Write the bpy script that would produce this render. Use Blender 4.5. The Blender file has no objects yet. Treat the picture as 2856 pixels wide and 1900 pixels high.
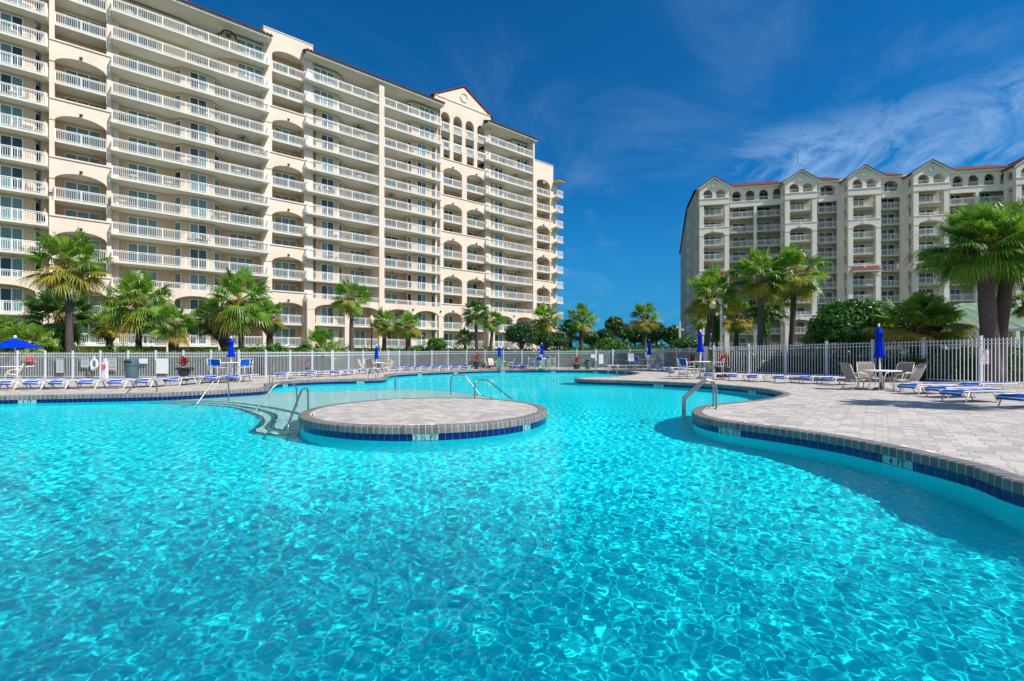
import bpy, math, random
import numpy as np
from mathutils import Vector, Matrix
from mathutils.geometry import tessellate_polygon
SC = bpy.context.scene
COL = SC.collection
R = math.radians
random.seed(7)
# ------------------------------------------------------------------ camera, sky, sun, exposure
F = 1320.0; CX = 1428.0; HY = 985.0; EYE = 1.5; ZW = -0.27
cam = bpy.data.cameras.new('camera'); camo = bpy.data.objects.new('camera', cam); COL.objects.link(camo)
camo.location = (0, 0, EYE); camo.rotation_euler = (R(90), 0, 0)
cam.sensor_width = 36; cam.lens = F / 2856 * 36; cam.shift_y = 35 / 2856; cam.clip_start = .05; cam.clip_end = 9000
SC.camera = camo
SUN_EL = R(48); SAZ = Vector((.89, -.456)).normalized()
SUN = Vector((SAZ.x * math.cos(SUN_EL), SAZ.y * math.cos(SUN_EL), math.sin(SUN_EL)))
sl = bpy.data.lights.new('sun', 'SUN'); slo = bpy.data.objects.new('sun', sl); COL.objects.link(slo)
sl.energy = 5.0; sl.angle = R(.5); sl.color = (1, .95, .88)
slo.rotation_euler = SUN.to_track_quat('Z', 'Y').to_euler(); slo.location = (30, -20, 60)
sl.cycles.is_caustics_light = True
SC.view_settings.view_transform = 'Standard'; SC.view_settings.look = 'None'; SC.view_settings.exposure = 0.22; SC.view_settings.gamma = 1
SC.cycles.max_bounces = 8; SC.cycles.transparent_max_bounces = 12; SC.cycles.use_denoising = True
SC.cycles.sample_clamp_indirect = 6

world = bpy.data.worlds.new('World'); SC.world = world; world.use_nodes = True

class NT:
    def __init__(s, tree): s.t = tree; s.n = tree.nodes; s.l = tree.links
    def add(s, typ, **kw):
        n = s.n.new(typ)
        for k, v in kw.items():
            if k == 'inp':
                for kk, vv in v.items():
                    if hasattr(vv, 'node'): s.l.new(vv, n.inputs[kk])
                    else: n.inputs[kk].default_value = vv
            else: setattr(n, k, v)
        return n
    def math(s, op, a, b=0.0, clamp=False):
        n = s.n.new('ShaderNodeMath'); n.operation = op; n.use_clamp = clamp
        for i, v in enumerate((a, b)):
            if hasattr(v, 'node'): s.l.new(v, n.inputs[i])
            else: n.inputs[i].default_value = v
        return n.outputs[0]
    def vmath(s, op, a, b=(0, 0, 0)):
        n = s.n.new('ShaderNodeVectorMath'); n.operation = op
        for i, v in enumerate((a, b)):
            if hasattr(v, 'node'): s.l.new(v, n.inputs[i])
            else: n.inputs[i].default_value = v
        return n
    def mix(s, f, a, b, mode='MIX'):
        n = s.n.new('ShaderNodeMix'); n.data_type = 'RGBA'; n.blend_type = mode
        for i, v in ((0, f), (6, a), (7, b)):
            if hasattr(v, 'node'): s.l.new(v, n.inputs[i])
            else: n.inputs[i].default_value = v if i == 0 else (*v[:3], 1)
        return n.outputs[2]
    def noise(s, vec, scale, detail=4, rough=.5, dist=0):
        n = s.n.new('ShaderNodeTexNoise')
        if vec is not None: s.l.new(vec, n.inputs['Vector'])
        n.inputs['Scale'].default_value = scale; n.inputs['Detail'].default_value = detail
        n.inputs['Roughness'].default_value = rough; n.inputs['Distortion'].default_value = dist
        return n.outputs['Fac']
    def ramp(s, v, a, b):
        n = s.n.new('ShaderNodeMapRange'); n.interpolation_type = 'SMOOTHSTEP'; s.l.new(v, n.inputs[0])
        n.inputs[1].default_value = a; n.inputs[2].default_value = b
        return n.outputs[0]

def make_world():
    w = NT(world.node_tree); w.n.clear()
    out = w.add('ShaderNodeOutputWorld'); bg = w.add('ShaderNodeBackground'); w.l.new(bg.outputs[0], out.inputs[0])
    sky = w.add('ShaderNodeTexSky'); sky.sky_type = 'NISHITA'; sky.sun_disc = False
    sky.sun_elevation = SUN_EL; sky.sun_rotation = math.atan2(SAZ.x, SAZ.y)
    sky.air_density = 1.0; sky.dust_density = .2; sky.ozone_density = 3.0; sky.altitude = 0
    tc = w.add('ShaderNodeTexCoord').outputs['Generated']
    col = w.mix(1.0, sky.outputs[0], (.040, .50, .84), 'MULTIPLY')
    g = w.add('ShaderNodeGamma', inp={0: col, 1: 1.0}).outputs[0]
    # thin cirrus, seen mostly low in the sky on one side
    sep = w.add('ShaderNodeSeparateXYZ', inp={0: tc})
    zz = w.math('ADD', sep.outputs[2], .12)
    px_ = w.math('DIVIDE', sep.outputs[0], zz); py_ = w.math('DIVIDE', sep.outputs[1], zz)
    cv = w.add('ShaderNodeCombineXYZ', inp={0: px_, 1: py_, 2: 0.0}).outputs[0]
    mp = w.add('ShaderNodeMapping', inp={0: cv}, vector_type='TEXTURE'); mp.inputs['Rotation'].default_value = (0, 0, R(57)); mp.inputs['Scale'].default_value = (1.3, .80, 1); mp.inputs['Location'].default_value = (3.3, 1.2, 0)
    n1 = w.noise(mp.outputs[0], 2.3, 12, .70, 2.2)
    n2 = w.noise(cv, .55, 5, .55, .6)
    d = w.vmath('DOT_PRODUCT', tc, Vector((1180, 1320, 560)).normalized()).outputs['Value']
    rat = w.math('DIVIDE', sep.outputs[0], w.math('MAXIMUM', sep.outputs[1], .05))
    side = w.math('MULTIPLY', w.ramp(w.math('ADD', rat, w.math('MULTIPLY', n2, .25)),   .42, .74), w.math('SUBTRACT', 1.0, w.ramp(w.math('ADD', sep.outputs[2], w.math('MULTIPLY', n1, .18)), .44, .56)))
    thr = w.math('MULTIPLY_ADD', side, -.16); w.n[-1].inputs[2].default_value = .60
    thr = w.math('SUBTRACT', .62, w.math('MULTIPLY', side, .21))
    c = w.math('MULTIPLY', w.math('SUBTRACT', w.math('MULTIPLY_ADD', n1, .72), thr), 4.5, True)
    base = w.math('ADD', w.math('MULTIPLY', n1, .66), w.math('MULTIPLY', n2, .34))
    c = w.math('MULTIPLY', w.math('SUBTRACT', base, thr), 5.5, True)
    c = w.math('MULTIPLY', c, w.math('ADD', w.math('MULTIPLY', side, .52), .10))
    n3 = w.noise(mp.outputs[0], .9, 9, .62, 1.8)
    veil = w.math('MULTIPLY', w.ramp(n3, .46, .80), .15)
    c = w.math('MAXIMUM', c, veil)
    # white cloud added to the unseen sky behind the viewpoint, fills the shade neutrally
    back = w.ramp(w.math('MULTIPLY', sep.outputs[1], -1.0), .10, .55)
    back_fill = w.math('MULTIPLY', back, w.ramp(w.noise(tc, 2.2, 7, .6, .4), .40, .62))
    cl = w.mix(1.0, (1, 1, 1), (1, 1, 1))
    cloudcol = w.add('ShaderNodeRGB'); cloudcol.outputs[0].default_value = (2.7, 4.2, 6.6, 1)
    low = w.math('MULTIPLY', w.math('SUBTRACT', 1.0, w.ramp(sep.outputs[2], .0, .34))  , .72)
    g = w.mix(low, g, (.30, 2.0, 4.2))
    fin = w.mix(c, g, cloudcol.outputs[0])
    fin = w.mix(w.math('MULTIPLY', back_fill, .62), fin, (7.5, 7.3, 6.8))
    w.l.new(fin, bg.inputs[0]); bg.inputs[1].default_value = .12
make_world()

# ------------------------------------------------------------------ helpers
def G(px, py, z=0.0):
    Y = (EYE - z) * F / (py - HY); return Vector(((px - CX) / F * Y, Y, z))
def at(px, py, Y):
    return Vector(((px - CX) / F * Y, Y, EYE - (py - HY) / F * Y))
def tag(o, label=None, cat=None, group=None, kind=None):
    if label: o['label'] = label
    if cat: o['category'] = cat
    if group: o['group'] = group
    if kind: o['kind'] = kind
    return o
def empty(name, loc=(0, 0, 0), rz=0):
    o = bpy.data.objects.new(name, None); COL.objects.link(o); o.location = loc; o.rotation_euler = (0, 0, rz); o.empty_display_size = .2
    return o
class MB:
    def __init__(s): s.v = []; s.f = []; s.m = []; s.uv = None; s.cur = 0; s.arrays = []
    def quad(s, a, b, c, d):
        n = len(s.v); s.v += [a, b, c, d]; s.f.append((n, n + 1, n + 2, n + 3)); s.m.append(s.cur)
    def poly(s, pts):
        n = len(s.v); s.v += list(pts); s.f.append(tuple(range(n, n + len(pts)))); s.m.append(s.cur)
    def box(s, x0, x1, y0, y1, z0, z1, caps=True):
        n = len(s.v)
        s.v += [(x0, y0, z0), (x1, y0, z0), (x1, y1, z0), (x0, y1, z0), (x0, y0, z1), (x1, y0, z1), (x1, y1, z1), (x0, y1, z1)]
        fs = [(0, 1, 5, 4), (1, 2, 6, 5), (2, 3, 7, 6), (3, 0, 4, 7)]
        if caps: fs += [(3, 2, 1, 0), (4, 5, 6, 7)]
        for f in fs: s.f.append(tuple(n + i for i in f)); s.m.append(s.cur)
    def prism(s, pts, z0, z1, caps=True):
        # pts: plan polygon counterclockwise
        n = len(s.v); k = len(pts)
        s.v += [(p[0], p[1], z0) for p in pts] + [(p[0], p[1], z1) for p in pts]
        for i in range(k):
            j = (i + 1) % k; s.f.append((n + i, n + j, n + k + j, n + k + i)); s.m.append(s.cur)
        if caps:
            s.f.append(tuple(n + k + i for i in range(k))); s.m.append(s.cur)
            s.f.append(tuple(n + k - 1 - i for i in range(k))); s.m.append(s.cur)
    def tube(s, pts, r, seg=8, close=True):
        pts = [Vector(p) for p in pts]; rs = r if isinstance(r, (list, tuple)) else [r] * len(pts)
        n0 = len(s.v); prev = None
        for i, p in enumerate(pts):
            d = (pts[min(i + 1, len(pts) - 1)] - pts[max(i - 1, 0)]).normalized()
            if prev is None:
                a = d.cross(Vector((0, 0, 1)))
                if a.length < .05: a = d.cross(Vector((1, 0, 0)))
                a.normalize()
            else:
                a = prev - d * prev.dot(d); a.normalize()
            prev = a; b = d.cross(a)
            for k in range(seg):
                t = 2 * math.pi * k / seg
                s.v.append(tuple(p + a * (math.cos(t) * rs[i]) + b * (math.sin(t) * rs[i])))
        for i in range(len(pts) - 1):
            for k in range(seg):
                j = (k + 1) % seg
                s.f.append((n0 + i * seg + k, n0 + i * seg + j, n0 + (i + 1) * seg + j, n0 + (i + 1) * seg + k)); s.m.append(s.cur)
        if close:
            s.f.append(tuple(n0 + seg - 1 - k for k in range(seg))); s.m.append(s.cur)
            e = n0 + (len(pts) - 1) * seg; s.f.append(tuple(e + k for k in range(seg))); s.m.append(s.cur)
    def lathe(s, prof, seg=20, c=(0, 0), ruffle=None):
        n0 = len(s.v)
        for i, (r, z) in enumerate(prof):
            for k in range(seg):
                t = 2 * math.pi * k / seg; rr = r * (ruffle(t, i) if ruffle else 1)
                s.v.append((c[0] + rr * math.cos(t), c[1] + rr * math.sin(t), z))
        for i in range(len(prof) - 1):
            for k in range(seg):
                j = (k + 1) % seg
                s.f.append((n0 + i * seg + k, n0 + i * seg + j, n0 + (i + 1) * seg + j, n0 + (i + 1) * seg + k)); s.m.append(s.cur)
    def add(s, o):
        n = len(s.v); s.v += o.v; s.f += [tuple(n + i for i in f) for f in o.f]; s.m += o.m
    def build(s, name, mats, parent=None, smooth=False, loc=None):
        me = bpy.data.meshes.new(name); me.from_pydata([tuple(v) for v in s.v], [], s.f)
        mats = mats if isinstance(mats, (list, tuple)) else [mats]
        for m in mats: me.materials.append(m)
        if len(mats) > 1: me.polygons.foreach_set('material_index', s.m)
        if smooth: me.shade_smooth()
        me.update()
        o = bpy.data.objects.new(name, me); COL.objects.link(o)
        if parent is not None: o.parent = parent
        if loc is not None: o.location = loc
        return o
def smooth_angle(o, deg=40):
    o.data.shade_smooth()
    try: o.data.set_sharp_from_angle(angle=R(deg))
    except Exception: pass
    return o
def link_copy(o, parent=None):
    c = o.copy(); COL.objects.link(c)
    if parent is not None: c.parent = parent
    return c
def copy_tree(o, loc, rz=None, sc=None):
    c = link_copy(o); c.location = loc
    if rz is not None: c.rotation_euler = (0, 0, rz)
    if sc is not None: c.scale = (sc, sc, sc) if not isinstance(sc, tuple) else sc
    for ch in list(o.children):
        d = link_copy(ch, c)
        for g in list(ch.children): link_copy(g, d)
    return c

# ------------------------------------------------------------------ materials
M = {}
def mat(name, col, rough=.7, metal=0, spec=.5, var=0.0, vscale=3.0, var_col=None, bump=0, bscale=20, streak=0, coord='Object', trans=0):
    m = bpy.data.materials.new(name); m.use_nodes = True; t = NT(m.node_tree); b = m.node_tree.nodes['Principled BSDF']
    b.inputs['Roughness'].default_value = rough; b.inputs['Metallic'].default_value = metal; b.inputs['Specular IOR Level'].default_value = spec
    b.inputs['Base Color'].default_value = (*col, 1)
    tc = t.add('ShaderNodeTexCoord').outputs[coord]
    c = None
    if var:
        n = t.noise(tc, vscale, 6, .6)
        vc = var_col or tuple(x * (1 - var) for x in col)
        c = t.mix(t.ramp(n, .35, .7), col, vc)
    if streak:
        mp = t.add('ShaderNodeMapping', inp={0: tc}); mp.inputs['Scale'].default_value = (1.3, 1.3, .09)
        n = t.noise(mp.outputs[0], 2.2, 5, .65)
        c = t.mix(t.math('MULTIPLY', t.ramp(n, .5, .8), streak), c if c is not None else col, tuple(x * .72 for x in col))
    if c is not None: t.l.new(c, b.inputs['Base Color'])
    if bump:
        bn = t.add('ShaderNodeBump', inp={'Height': t.noise(tc, bscale, 5, .6)}); bn.inputs['Strength'].default_value = bump; bn.inputs['Distance'].default_value = .02
        t.l.new(bn.outputs[0], b.inputs['Normal'])
    M[name] = m; return m
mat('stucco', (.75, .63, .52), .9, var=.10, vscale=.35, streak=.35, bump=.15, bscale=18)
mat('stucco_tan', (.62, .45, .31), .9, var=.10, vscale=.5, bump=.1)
mat('slab_white', (.68, .65, .58), .85, var=.10, vscale=.6, streak=.2)
mat('trim_white', (.85, .83, .78), .7, var=.05)
mat('rail_white', (.86, .86, .86), .45)
mat('stucco_end_shade', (.58, .49, .41), .9, var=.1, vscale=.3, streak=.3)  # darker than the pale stucco: the end wall's shade is in this colour
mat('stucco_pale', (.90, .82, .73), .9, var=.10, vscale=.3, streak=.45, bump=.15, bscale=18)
mat('stucco_pale_shade', (.50, .42, .32), .9, var=.10, vscale=.5)  # recess shade put into a darker copy of the pale stucco
mat('fence_white', (.68, .71, .76), .4, var=.06, vscale=5)
mat('frame_cream', (.78, .70, .58), .4, var=.05)
mat('bronze_frame', (.36, .30, .25), .45)
mat('sling_blue', (.0, .11, .52), .85, spec=.08, var=.25, vscale=6)
mat('sling_tan', (.50, .42, .32), .7)
mat('umbrella_blue', (.0, .035, .55), .8, spec=.08, var=.3, vscale=4, bump=.3, bscale=6)
mat('steel', (.30, .32, .34), .36, metal=.85, var=.15, vscale=9)
mat('dark_plastic', (.02, .025, .028), .35)
mat('grey_plastic', (.07, .13, .16), .45, var=.15)
mat('lamp_black', (.015, .016, .018), .4)
mat('sign_white', (.80, .82, .84), .4)
mat('sign_grey', (.55, .56, .58), .4)
mat('sign_red', (.75, .02, .05), .4)
mat('text_black', (.02, .02, .025), .5)
mat('text_red', (.7, .02, .04), .5)
mat('marker_tile', (.21, .45, .45), .4)
mat('trunk_grey', (.10, .078, .075), .95, var=.5, vscale=9, bump=.8, bscale=14)
mat('trunk_brown', (.10, .065, .045), .95, var=.5, vscale=8, bump=.9, bscale=12)
mat('soil', (.05, .035, .025), .95)
mat('green_metal', (.20, .29, .17), .5, var=.12, vscale=1.2)
mat('red_towel', (.6, .02, .02), .9)
mat('rope_white', (.8, .8, .78), .6)
mat('dark_void', (.05, .055, .05), .8)

def leaf_mat(name, c1, c2, c3, rough=.45, trans=.25):
    m = bpy.data.materials.new(name); m.use_nodes = True; t = NT(m.node_tree); b = m.node_tree.nodes['Principled BSDF']; o = m.node_tree.nodes['Material Output']
    rnd = t.add('ShaderNodeNewGeometry').outputs['Random Per Island']
    tc = t.add('ShaderNodeTexCoord').outputs['Object']
    n = t.noise(tc, .9, 3)
    c = t.mix(rnd, c1, c2); c = t.mix(t.ramp(n, .45, .75), c, c3)
    t.l.new(c, b.inputs['Base Color']); b.inputs['Roughness'].default_value = rough
    tr = t.add('ShaderNodeBsdfTranslucent'); t.l.new(t.mix(1.0, c, (1.5, 1.7, .7), 'MULTIPLY'), tr.inputs[0])
    mx = t.add('ShaderNodeMixShader'); mx.inputs[0].default_value = trans
    t.l.new(b.outputs[0], mx.inputs[1]); t.l.new(tr.outputs[0], mx.inputs[2]); t.l.new(mx.outputs[0], o.inputs[0])
    M[name] = m; return m
leaf_mat('palm_leaf', (.075, .18, .018), (.23, .37, .045), (.13, .28, .03), .40)
leaf_mat('palm_leaf_dark', (.028, .09, .014), (.11, .22, .035), (.05, .14, .018), .38, .2)
leaf_mat('palm_leaf_yellow', (.30, .26, .03), (.48, .33, .05), (.22, .25, .03), .5)
leaf_mat('palm_dead', (.22, .15, .09), (.34, .26, .17), (.15, .10, .06), .8, .1)
leaf_mat('hedge_leaf', (.022, .09, .008), (.09, .23, .015), (.045, .16, .010), .5)
leaf_mat('bush_leaf', (.020, .085, .010), (.07, .19, .02), (.035, .13, .012), .35)
leaf_mat('tree_leaf', (.018, .065, .012), (.05, .12, .022), (.03, .09, .02), .5)
leaf_mat('gold_leaf', (.22, .19, .02), (.38, .25, .03), (.16, .2, .02), .6)
leaf_mat('red_leaf', (.36, .01, .05), (.6, .03, .10), (.12, .03, .02), .4)
leaf_mat('ivy_leaf', (.04, .14, .01), (.10, .26, .02), (.05, .17, .02), .45)

def glass_mat(key='glass', share=.42):
    m = bpy.data.materials.new('window_glass'); m.use_nodes = True; t = NT(m.node_tree); b = m.node_tree.nodes['Principled BSDF']
    rnd = t.add('ShaderNodeNewGeometry').outputs['Random Per Island']
    tc = t.add('ShaderNodeTexCoord').outputs['Object']
    s = t.add('ShaderNodeSeparateXYZ', inp={0: tc})
    wv = t.math('SINE', t.math('MULTIPLY', s.outputs[0], 38.0))
    cur = t.mix(t.math('MULTIPLY_ADD', wv, .5), (.09, .18, .19), (.15, .26, .27))
    sel = t.ramp(rnd, share, share + .02)
    c = t.mix(sel, (.018, .045, .06), cur)
    t.l.new(c, b.inputs['Base Color']); b.inputs['Roughness'].default_value = .04
    b.inputs['Specular IOR Level'].default_value = .5; b.inputs['IOR'].default_value = 1.5
    M[key] = m
glass_mat(); glass_mat('glass_dark', .8)

def tile_roof_mat():
    m = bpy.data.materials.new('red_roof_tile'); m.use_nodes = True; t = NT(m.node_tree); b = m.node_tree.nodes['Principled BSDF']
    tc = t.add('ShaderNodeTexCoord').outputs['Object']
    s = t.add('ShaderNodeSeparateXYZ', inp={0: tc})
    a = t.math('SINE', t.math('MULTIPLY', s.outputs[0], 2 * math.pi / .32))
    q = t.math('FRACT', t.math('MULTIPLY', s.outputs[2], 1 / .22))
    n = t.noise(tc, 1.5, 5)
    c = t.mix(t.ramp(n, .3, .7), (.19, .032, .024), (.11, .018, .014))
    t.l.new(c, b.inputs['Base Color']); b.inputs['Roughness'].default_value = .8
    h = t.math('ADD', t.math('MULTIPLY', a, .5), t.math('MULTIPLY', q, .5))
    bn = t.add('ShaderNodeBump', inp={'Height': h}); bn.inputs['Strength'].default_value = 1; bn.inputs['Distance'].default_value = .06
    t.l.new(bn.outputs[0], b.inputs['Normal']); M['roof_tile'] = m
tile_roof_mat()

def paver_mat():
    m = bpy.data.materials.new('deck_pavers'); m.use_nodes = True; t = NT(m.node_tree); b = m.node_tree.nodes['Principled BSDF']
    tc = t.add('ShaderNodeTexCoord').outputs['Object']
    mp = t.add('ShaderNodeMapping', inp={0: tc}); mp.inputs['Rotation'].default_value = (0, 0, R(38))
    br = t.add('ShaderNodeTexBrick', inp={'Vector': mp.outputs[0]}); br.offset = .5; br.squash = .6; br.squash_frequency = 2
    br.inputs['Scale'].default_value = 1.0; br.inputs['Brick Width'].default_value = .34; br.inputs['Row Height'].default_value = .235
    br.inputs['Mortar Size'].default_value = .007; br.inputs['Mortar Smooth'].default_value = .3; br.inputs['Bias'].default_value = 0
    br.inputs['Color1'].default_value = (.58, .52, .455, 1); br.inputs['Color2'].default_value = (.33, .30, .275, 1); br.inputs['Mortar'].default_value = (.17, .16, .15, 1)
    n = t.noise(tc, .5, 5, .6); c = t.mix(t.math('MULTIPLY', t.ramp(n, .35, .75), .35), br.outputs[0], (.55, .50, .46))
    n2 = t.noise(tc, 14, 6, .7); c = t.mix(t.math('MULTIPLY', t.ramp(n2, .35, .75), .30), c, (.33, .32, .32))
    t.l.new(c, b.inputs['Base Color']); b.inputs['Roughness'].default_value = .8
    h = t.math('SUBTRACT', t.math('MULTIPLY', n2, .25), br.outputs['Fac'])
    bn = t.add('ShaderNodeBump', inp={'Height': h}); bn.inputs['Strength'].default_value = .5; bn.inputs['Distance'].default_value = .006
    t.l.new(bn.outputs[0], b.inputs['Normal']); M['pavers'] = m
paver_mat()

def uvbrick_mat(name, c1, c2, grout, gw, rough, bump=.5, vgap=False, noise_amt=.3):
    """u counts bricks along the edge; one brick per whole number of u."""
    m = bpy.data.materials.new(name); m.use_nodes = True; t = NT(m.node_tree); b = m.node_tree.nodes['Principled BSDF']
    uv = t.add('ShaderNodeUVMap').outputs[0]; s = t.add('ShaderNodeSeparateXYZ', inp={0: uv})
    fr = t.math('FRACT', s.outputs[0]); idx = t.math('FLOOR', s.outputs[0])
    wn = t.add('ShaderNodeTexWhiteNoise', noise_dimensions='1D'); t.l.new(idx, wn.inputs['W'])
    ed = t.math('MINIMUM', fr, t.math('SUBTRACT', 1.0, fr)); g = t.math('LESS_THAN', ed, gw)
    tc = t.add('ShaderNodeTexCoord').outputs['Object']; n = t.noise(tc, 25, 5, .65)
    c = t.mix(wn.outputs[0], c1, c2); c = t.mix(t.math('MULTIPLY', t.ramp(n, .35, .75), noise_amt), c, tuple(x * .5 for x in c1))
    c = t.mix(g, c, grout); t.l.new(c, b.inputs['Base Color']); b.inputs['Roughness'].default_value = rough
    bn = t.add('ShaderNodeBump', inp={'Height': t.math('SUBTRACT', t.math('MULTIPLY', n, .4), g)}); bn.inputs['Strength'].default_value = bump; bn.inputs['Distance'].default_value = .005
    t.l.new(bn.outputs[0], b.inputs['Normal']); M[name] = m
uvbrick_mat('coping_brick', (.19, .175, .165), (.11, .105, .105), (.42, .45, .43), .05, .7)
uvbrick_mat('blue_tile', (.003, .006, .14), (.002, .003, .08), (.10, .18, .28), .022, .25, .2, noise_amt=.5)

def basin_mat(name, col, dark):
    m = bpy.data.materials.new(name); m.use_nodes = True; t = NT(m.node_tree); b = m.node_tree.nodes['Principled BSDF']
    tc = t.add('ShaderNodeTexCoord').outputs['Object']
    c = t.mix(t.ramp(t.noise(tc, .35, 5, .6), .3, .7), col, dark)
    t.l.new(c, b.inputs['Base Color']); b.inputs['Roughness'].default_value = .9; b.inputs['Specular IOR Level'].default_value = 0
    M[name] = m
basin_mat('plaster_deep', (.01, .84, .92), (.008, .78, .88))
basin_mat('plaster_shelf', (.42, .74, .70), (.36, .68, .66))
basin_mat('step_line', (.01, .10, .16), (.01, .12, .18))
def water_mat():
    m = bpy.data.materials.new('water'); m.use_nodes = True; t = NT(m.node_tree); t.n.clear()
    o = t.add('ShaderNodeOutputMaterial'); g = t.add('ShaderNodeBsdfRefraction'); g.inputs['Roughness'].default_value = 0; g.inputs['IOR'].default_value = 1.33
    gl = t.add('ShaderNodeBsdfGlossy'); gl.inputs['Roughness'].default_value = .01; fr = t.add('ShaderNodeFresnel'); fr.inputs[0].default_value = 1.33
    mx = t.add('ShaderNodeMixShader'); t.l.new(t.math('MULTIPLY', fr.outputs[0], .42), mx.inputs[0]); t.l.new(g.outputs[0], mx.inputs[1]); t.l.new(gl.outputs[0], mx.inputs[2]); t.l.new(mx.outputs[0], o.inputs[0]); M['water'] = m
water_mat()
def grass_mat():
    m = bpy.data.materials.new('lawn_grass'); m.use_nodes = True; t = NT(m.node_tree); b = m.node_tree.nodes['Principled BSDF']
    tc = t.add('ShaderNodeTexCoord').outputs['Object']
    c = t.mix(t.ramp(t.noise(tc, .15, 5), .35, .7), (.05, .11, .015), (.10, .15, .03)); c = t.mix(t.math('MULTIPLY', t.noise(tc, 6, 4, .7), .8), c, (.03, .07, .01))
    t.l.new(c, b.inputs['Base Color']); b.inputs['Roughness'].default_value = .95; M['lawn'] = m
grass_mat()
def striped(name, a, bcol, freq):
    m = bpy.data.materials.new(name); m.use_nodes = True; t = NT(m.node_tree); b = m.node_tree.nodes['Principled BSDF']
    tc = t.add('ShaderNodeTexCoord').outputs['Object']; s = t.add('ShaderNodeSeparateXYZ', inp={0: tc})
    f = t.math('FRACT', t.math('MULTIPLY', s.outputs[0], freq)); c = t.mix(t.math('GREATER_THAN', f, .45), a, bcol)
    t.l.new(c, b.inputs['Base Color']); b.inputs['Roughness'].default_value = .8; M[name] = m
striped('sling_stripe', (.42, .36, .28), (.14, .13, .12), 22)
def globe_mat():
    m = bpy.data.materials.new('lamp_globe'); m.use_nodes = True; b = m.node_tree.nodes['Principled BSDF']
    b.inputs['Base Color'].default_value = (.72, .66, .34, 1); b.inputs['Roughness'].default_value = .25; b.inputs['Transmission Weight'].default_value = .25
    M['globe'] = m
globe_mat()
# ------------------------------------------------------------------ pool, deck, water, ground
POOL_PX = [(2856,1349),(2697,1298),(2543,1262),(2442,1240),(2336,1220),(2211,1201),(2136,1191),(2072,1183),(2003,1173.5),(1957,1163.5),(1937,1156),(1928.5,1146.5),
 (1946,1134.5),(1986,1127.5),(2021,1124),(2100,1116.5),(2145,1110),(2172,1103.5),(2183,1097.5),(2167,1092),(2136,1085.6),(2056,1077),(1968,1070.5),(1880,1066.5),
 (1754,1061.8),(1670,1059.7),(1616,1057.8),(1601.8,1055.6),(1620,1053.4),(1670,1051.6),(1712,1049.5),(1754,1046.3),(1774,1042.6),(1776,1039.6),(1754,1036),(1712,1033),(1648,1031.3),(1563,1030.7),
 (1470,1030.5),(1376,1031.2),(1292,1033.4),(1180,1037.6),(1124,1040.6),(1096,1043),(1083,1046.5),(1081,1051),(1066,1054.8),(1012,1056.8),(928,1058.4),(874,1060),(810,1063),(770,1067.6),(754,1072),(752,1079),
 (735,1083),(683,1086.5),(620,1089.7),(535,1093.6),(450,1097),(360,1099.2),(212,1101.6),(85,1103.8),(0,1105.6)]
POOL_PTS = [G(*p).xy for p in POOL_PX] + [Vector(p) for p in [(-20.5,15.9),(-23,14.5),(-24,11),(-23.6,5),(-22,-1),(-18,-4.6),(-10,-5.6),(-2,-5.6),(4,-5.2),(7.2,-4),(8,-2),(7.6,.5),(6.9,2.4),(6.3,4)]]
def catmull(pts, per=10):
    n = len(pts); out = []
    for i in range(n):
        p0, p1, p2, p3 = pts[i - 1], pts[i], pts[(i + 1) % n], pts[(i + 2) % n]
        d = max(2, min(60, int((p2 - p1).length / .12)))
        m1 = (p2 - p0) * .5; m2 = (p3 - p1) * .5; L = (p2 - p1).length
        if m1.length > L * 1.0: m1 = m1 / m1.length * L
        if m2.length > L * 1.0: m2 = m2 / m2.length * L
        for k in range(d):
            t = k / d; t2 = t * t; t3 = t2 * t
            out.append(p1 * (2 * t3 - 3 * t2 + 1) + m1 * (t3 - 2 * t2 + t) + p2 * (-2 * t3 + 3 * t2) + m2 * (t3 - t2))
    return out
def resample(pts, step):
    P = pts + [pts[0]]; d = [0]
    for a, b in zip(P, P[1:]): d.append(d[-1] + (b - a).length)
    n = int(round(d[-1] / step)); out = []; j = 0
    for i in range(n):
        s = d[-1] * i / n
        while d[j + 1] < s: j += 1
        t = (s - d[j]) / max(1e-9, d[j + 1] - d[j]); out.append(P[j].lerp(P[j + 1], t))
    return out
LOOP = resample(catmull(POOL_PTS), .133)
def area(l): return .5 * sum(a.x * b.y - b.x * a.y for a, b in zip(l, l[1:] + l[:1]))
if area(LOOP) < 0: LOOP.reverse()
ISL_C = Vector((-2.25, 12.75)); ISL_R = 3.2
nI = int(2 * math.pi * ISL_R / .133)
ILOOP = [ISL_C + Vector((math.cos(2 * math.pi * i / nI), math.sin(2 * math.pi * i / nI))) * ISL_R for i in range(nI)]
def normals(loop):
    n = len(loop); out = []
    for i in range(n):
        t = (loop[(i + 1) % n] - loop[i - 1]).normalized(); out.append(Vector((-t.y, t.x)))   # left of travel = inside
    return out
def offset(loop, d, N):   # d>0 goes inside the loop
    return [p + q * d for p, q in zip(loop, N)]
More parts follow.
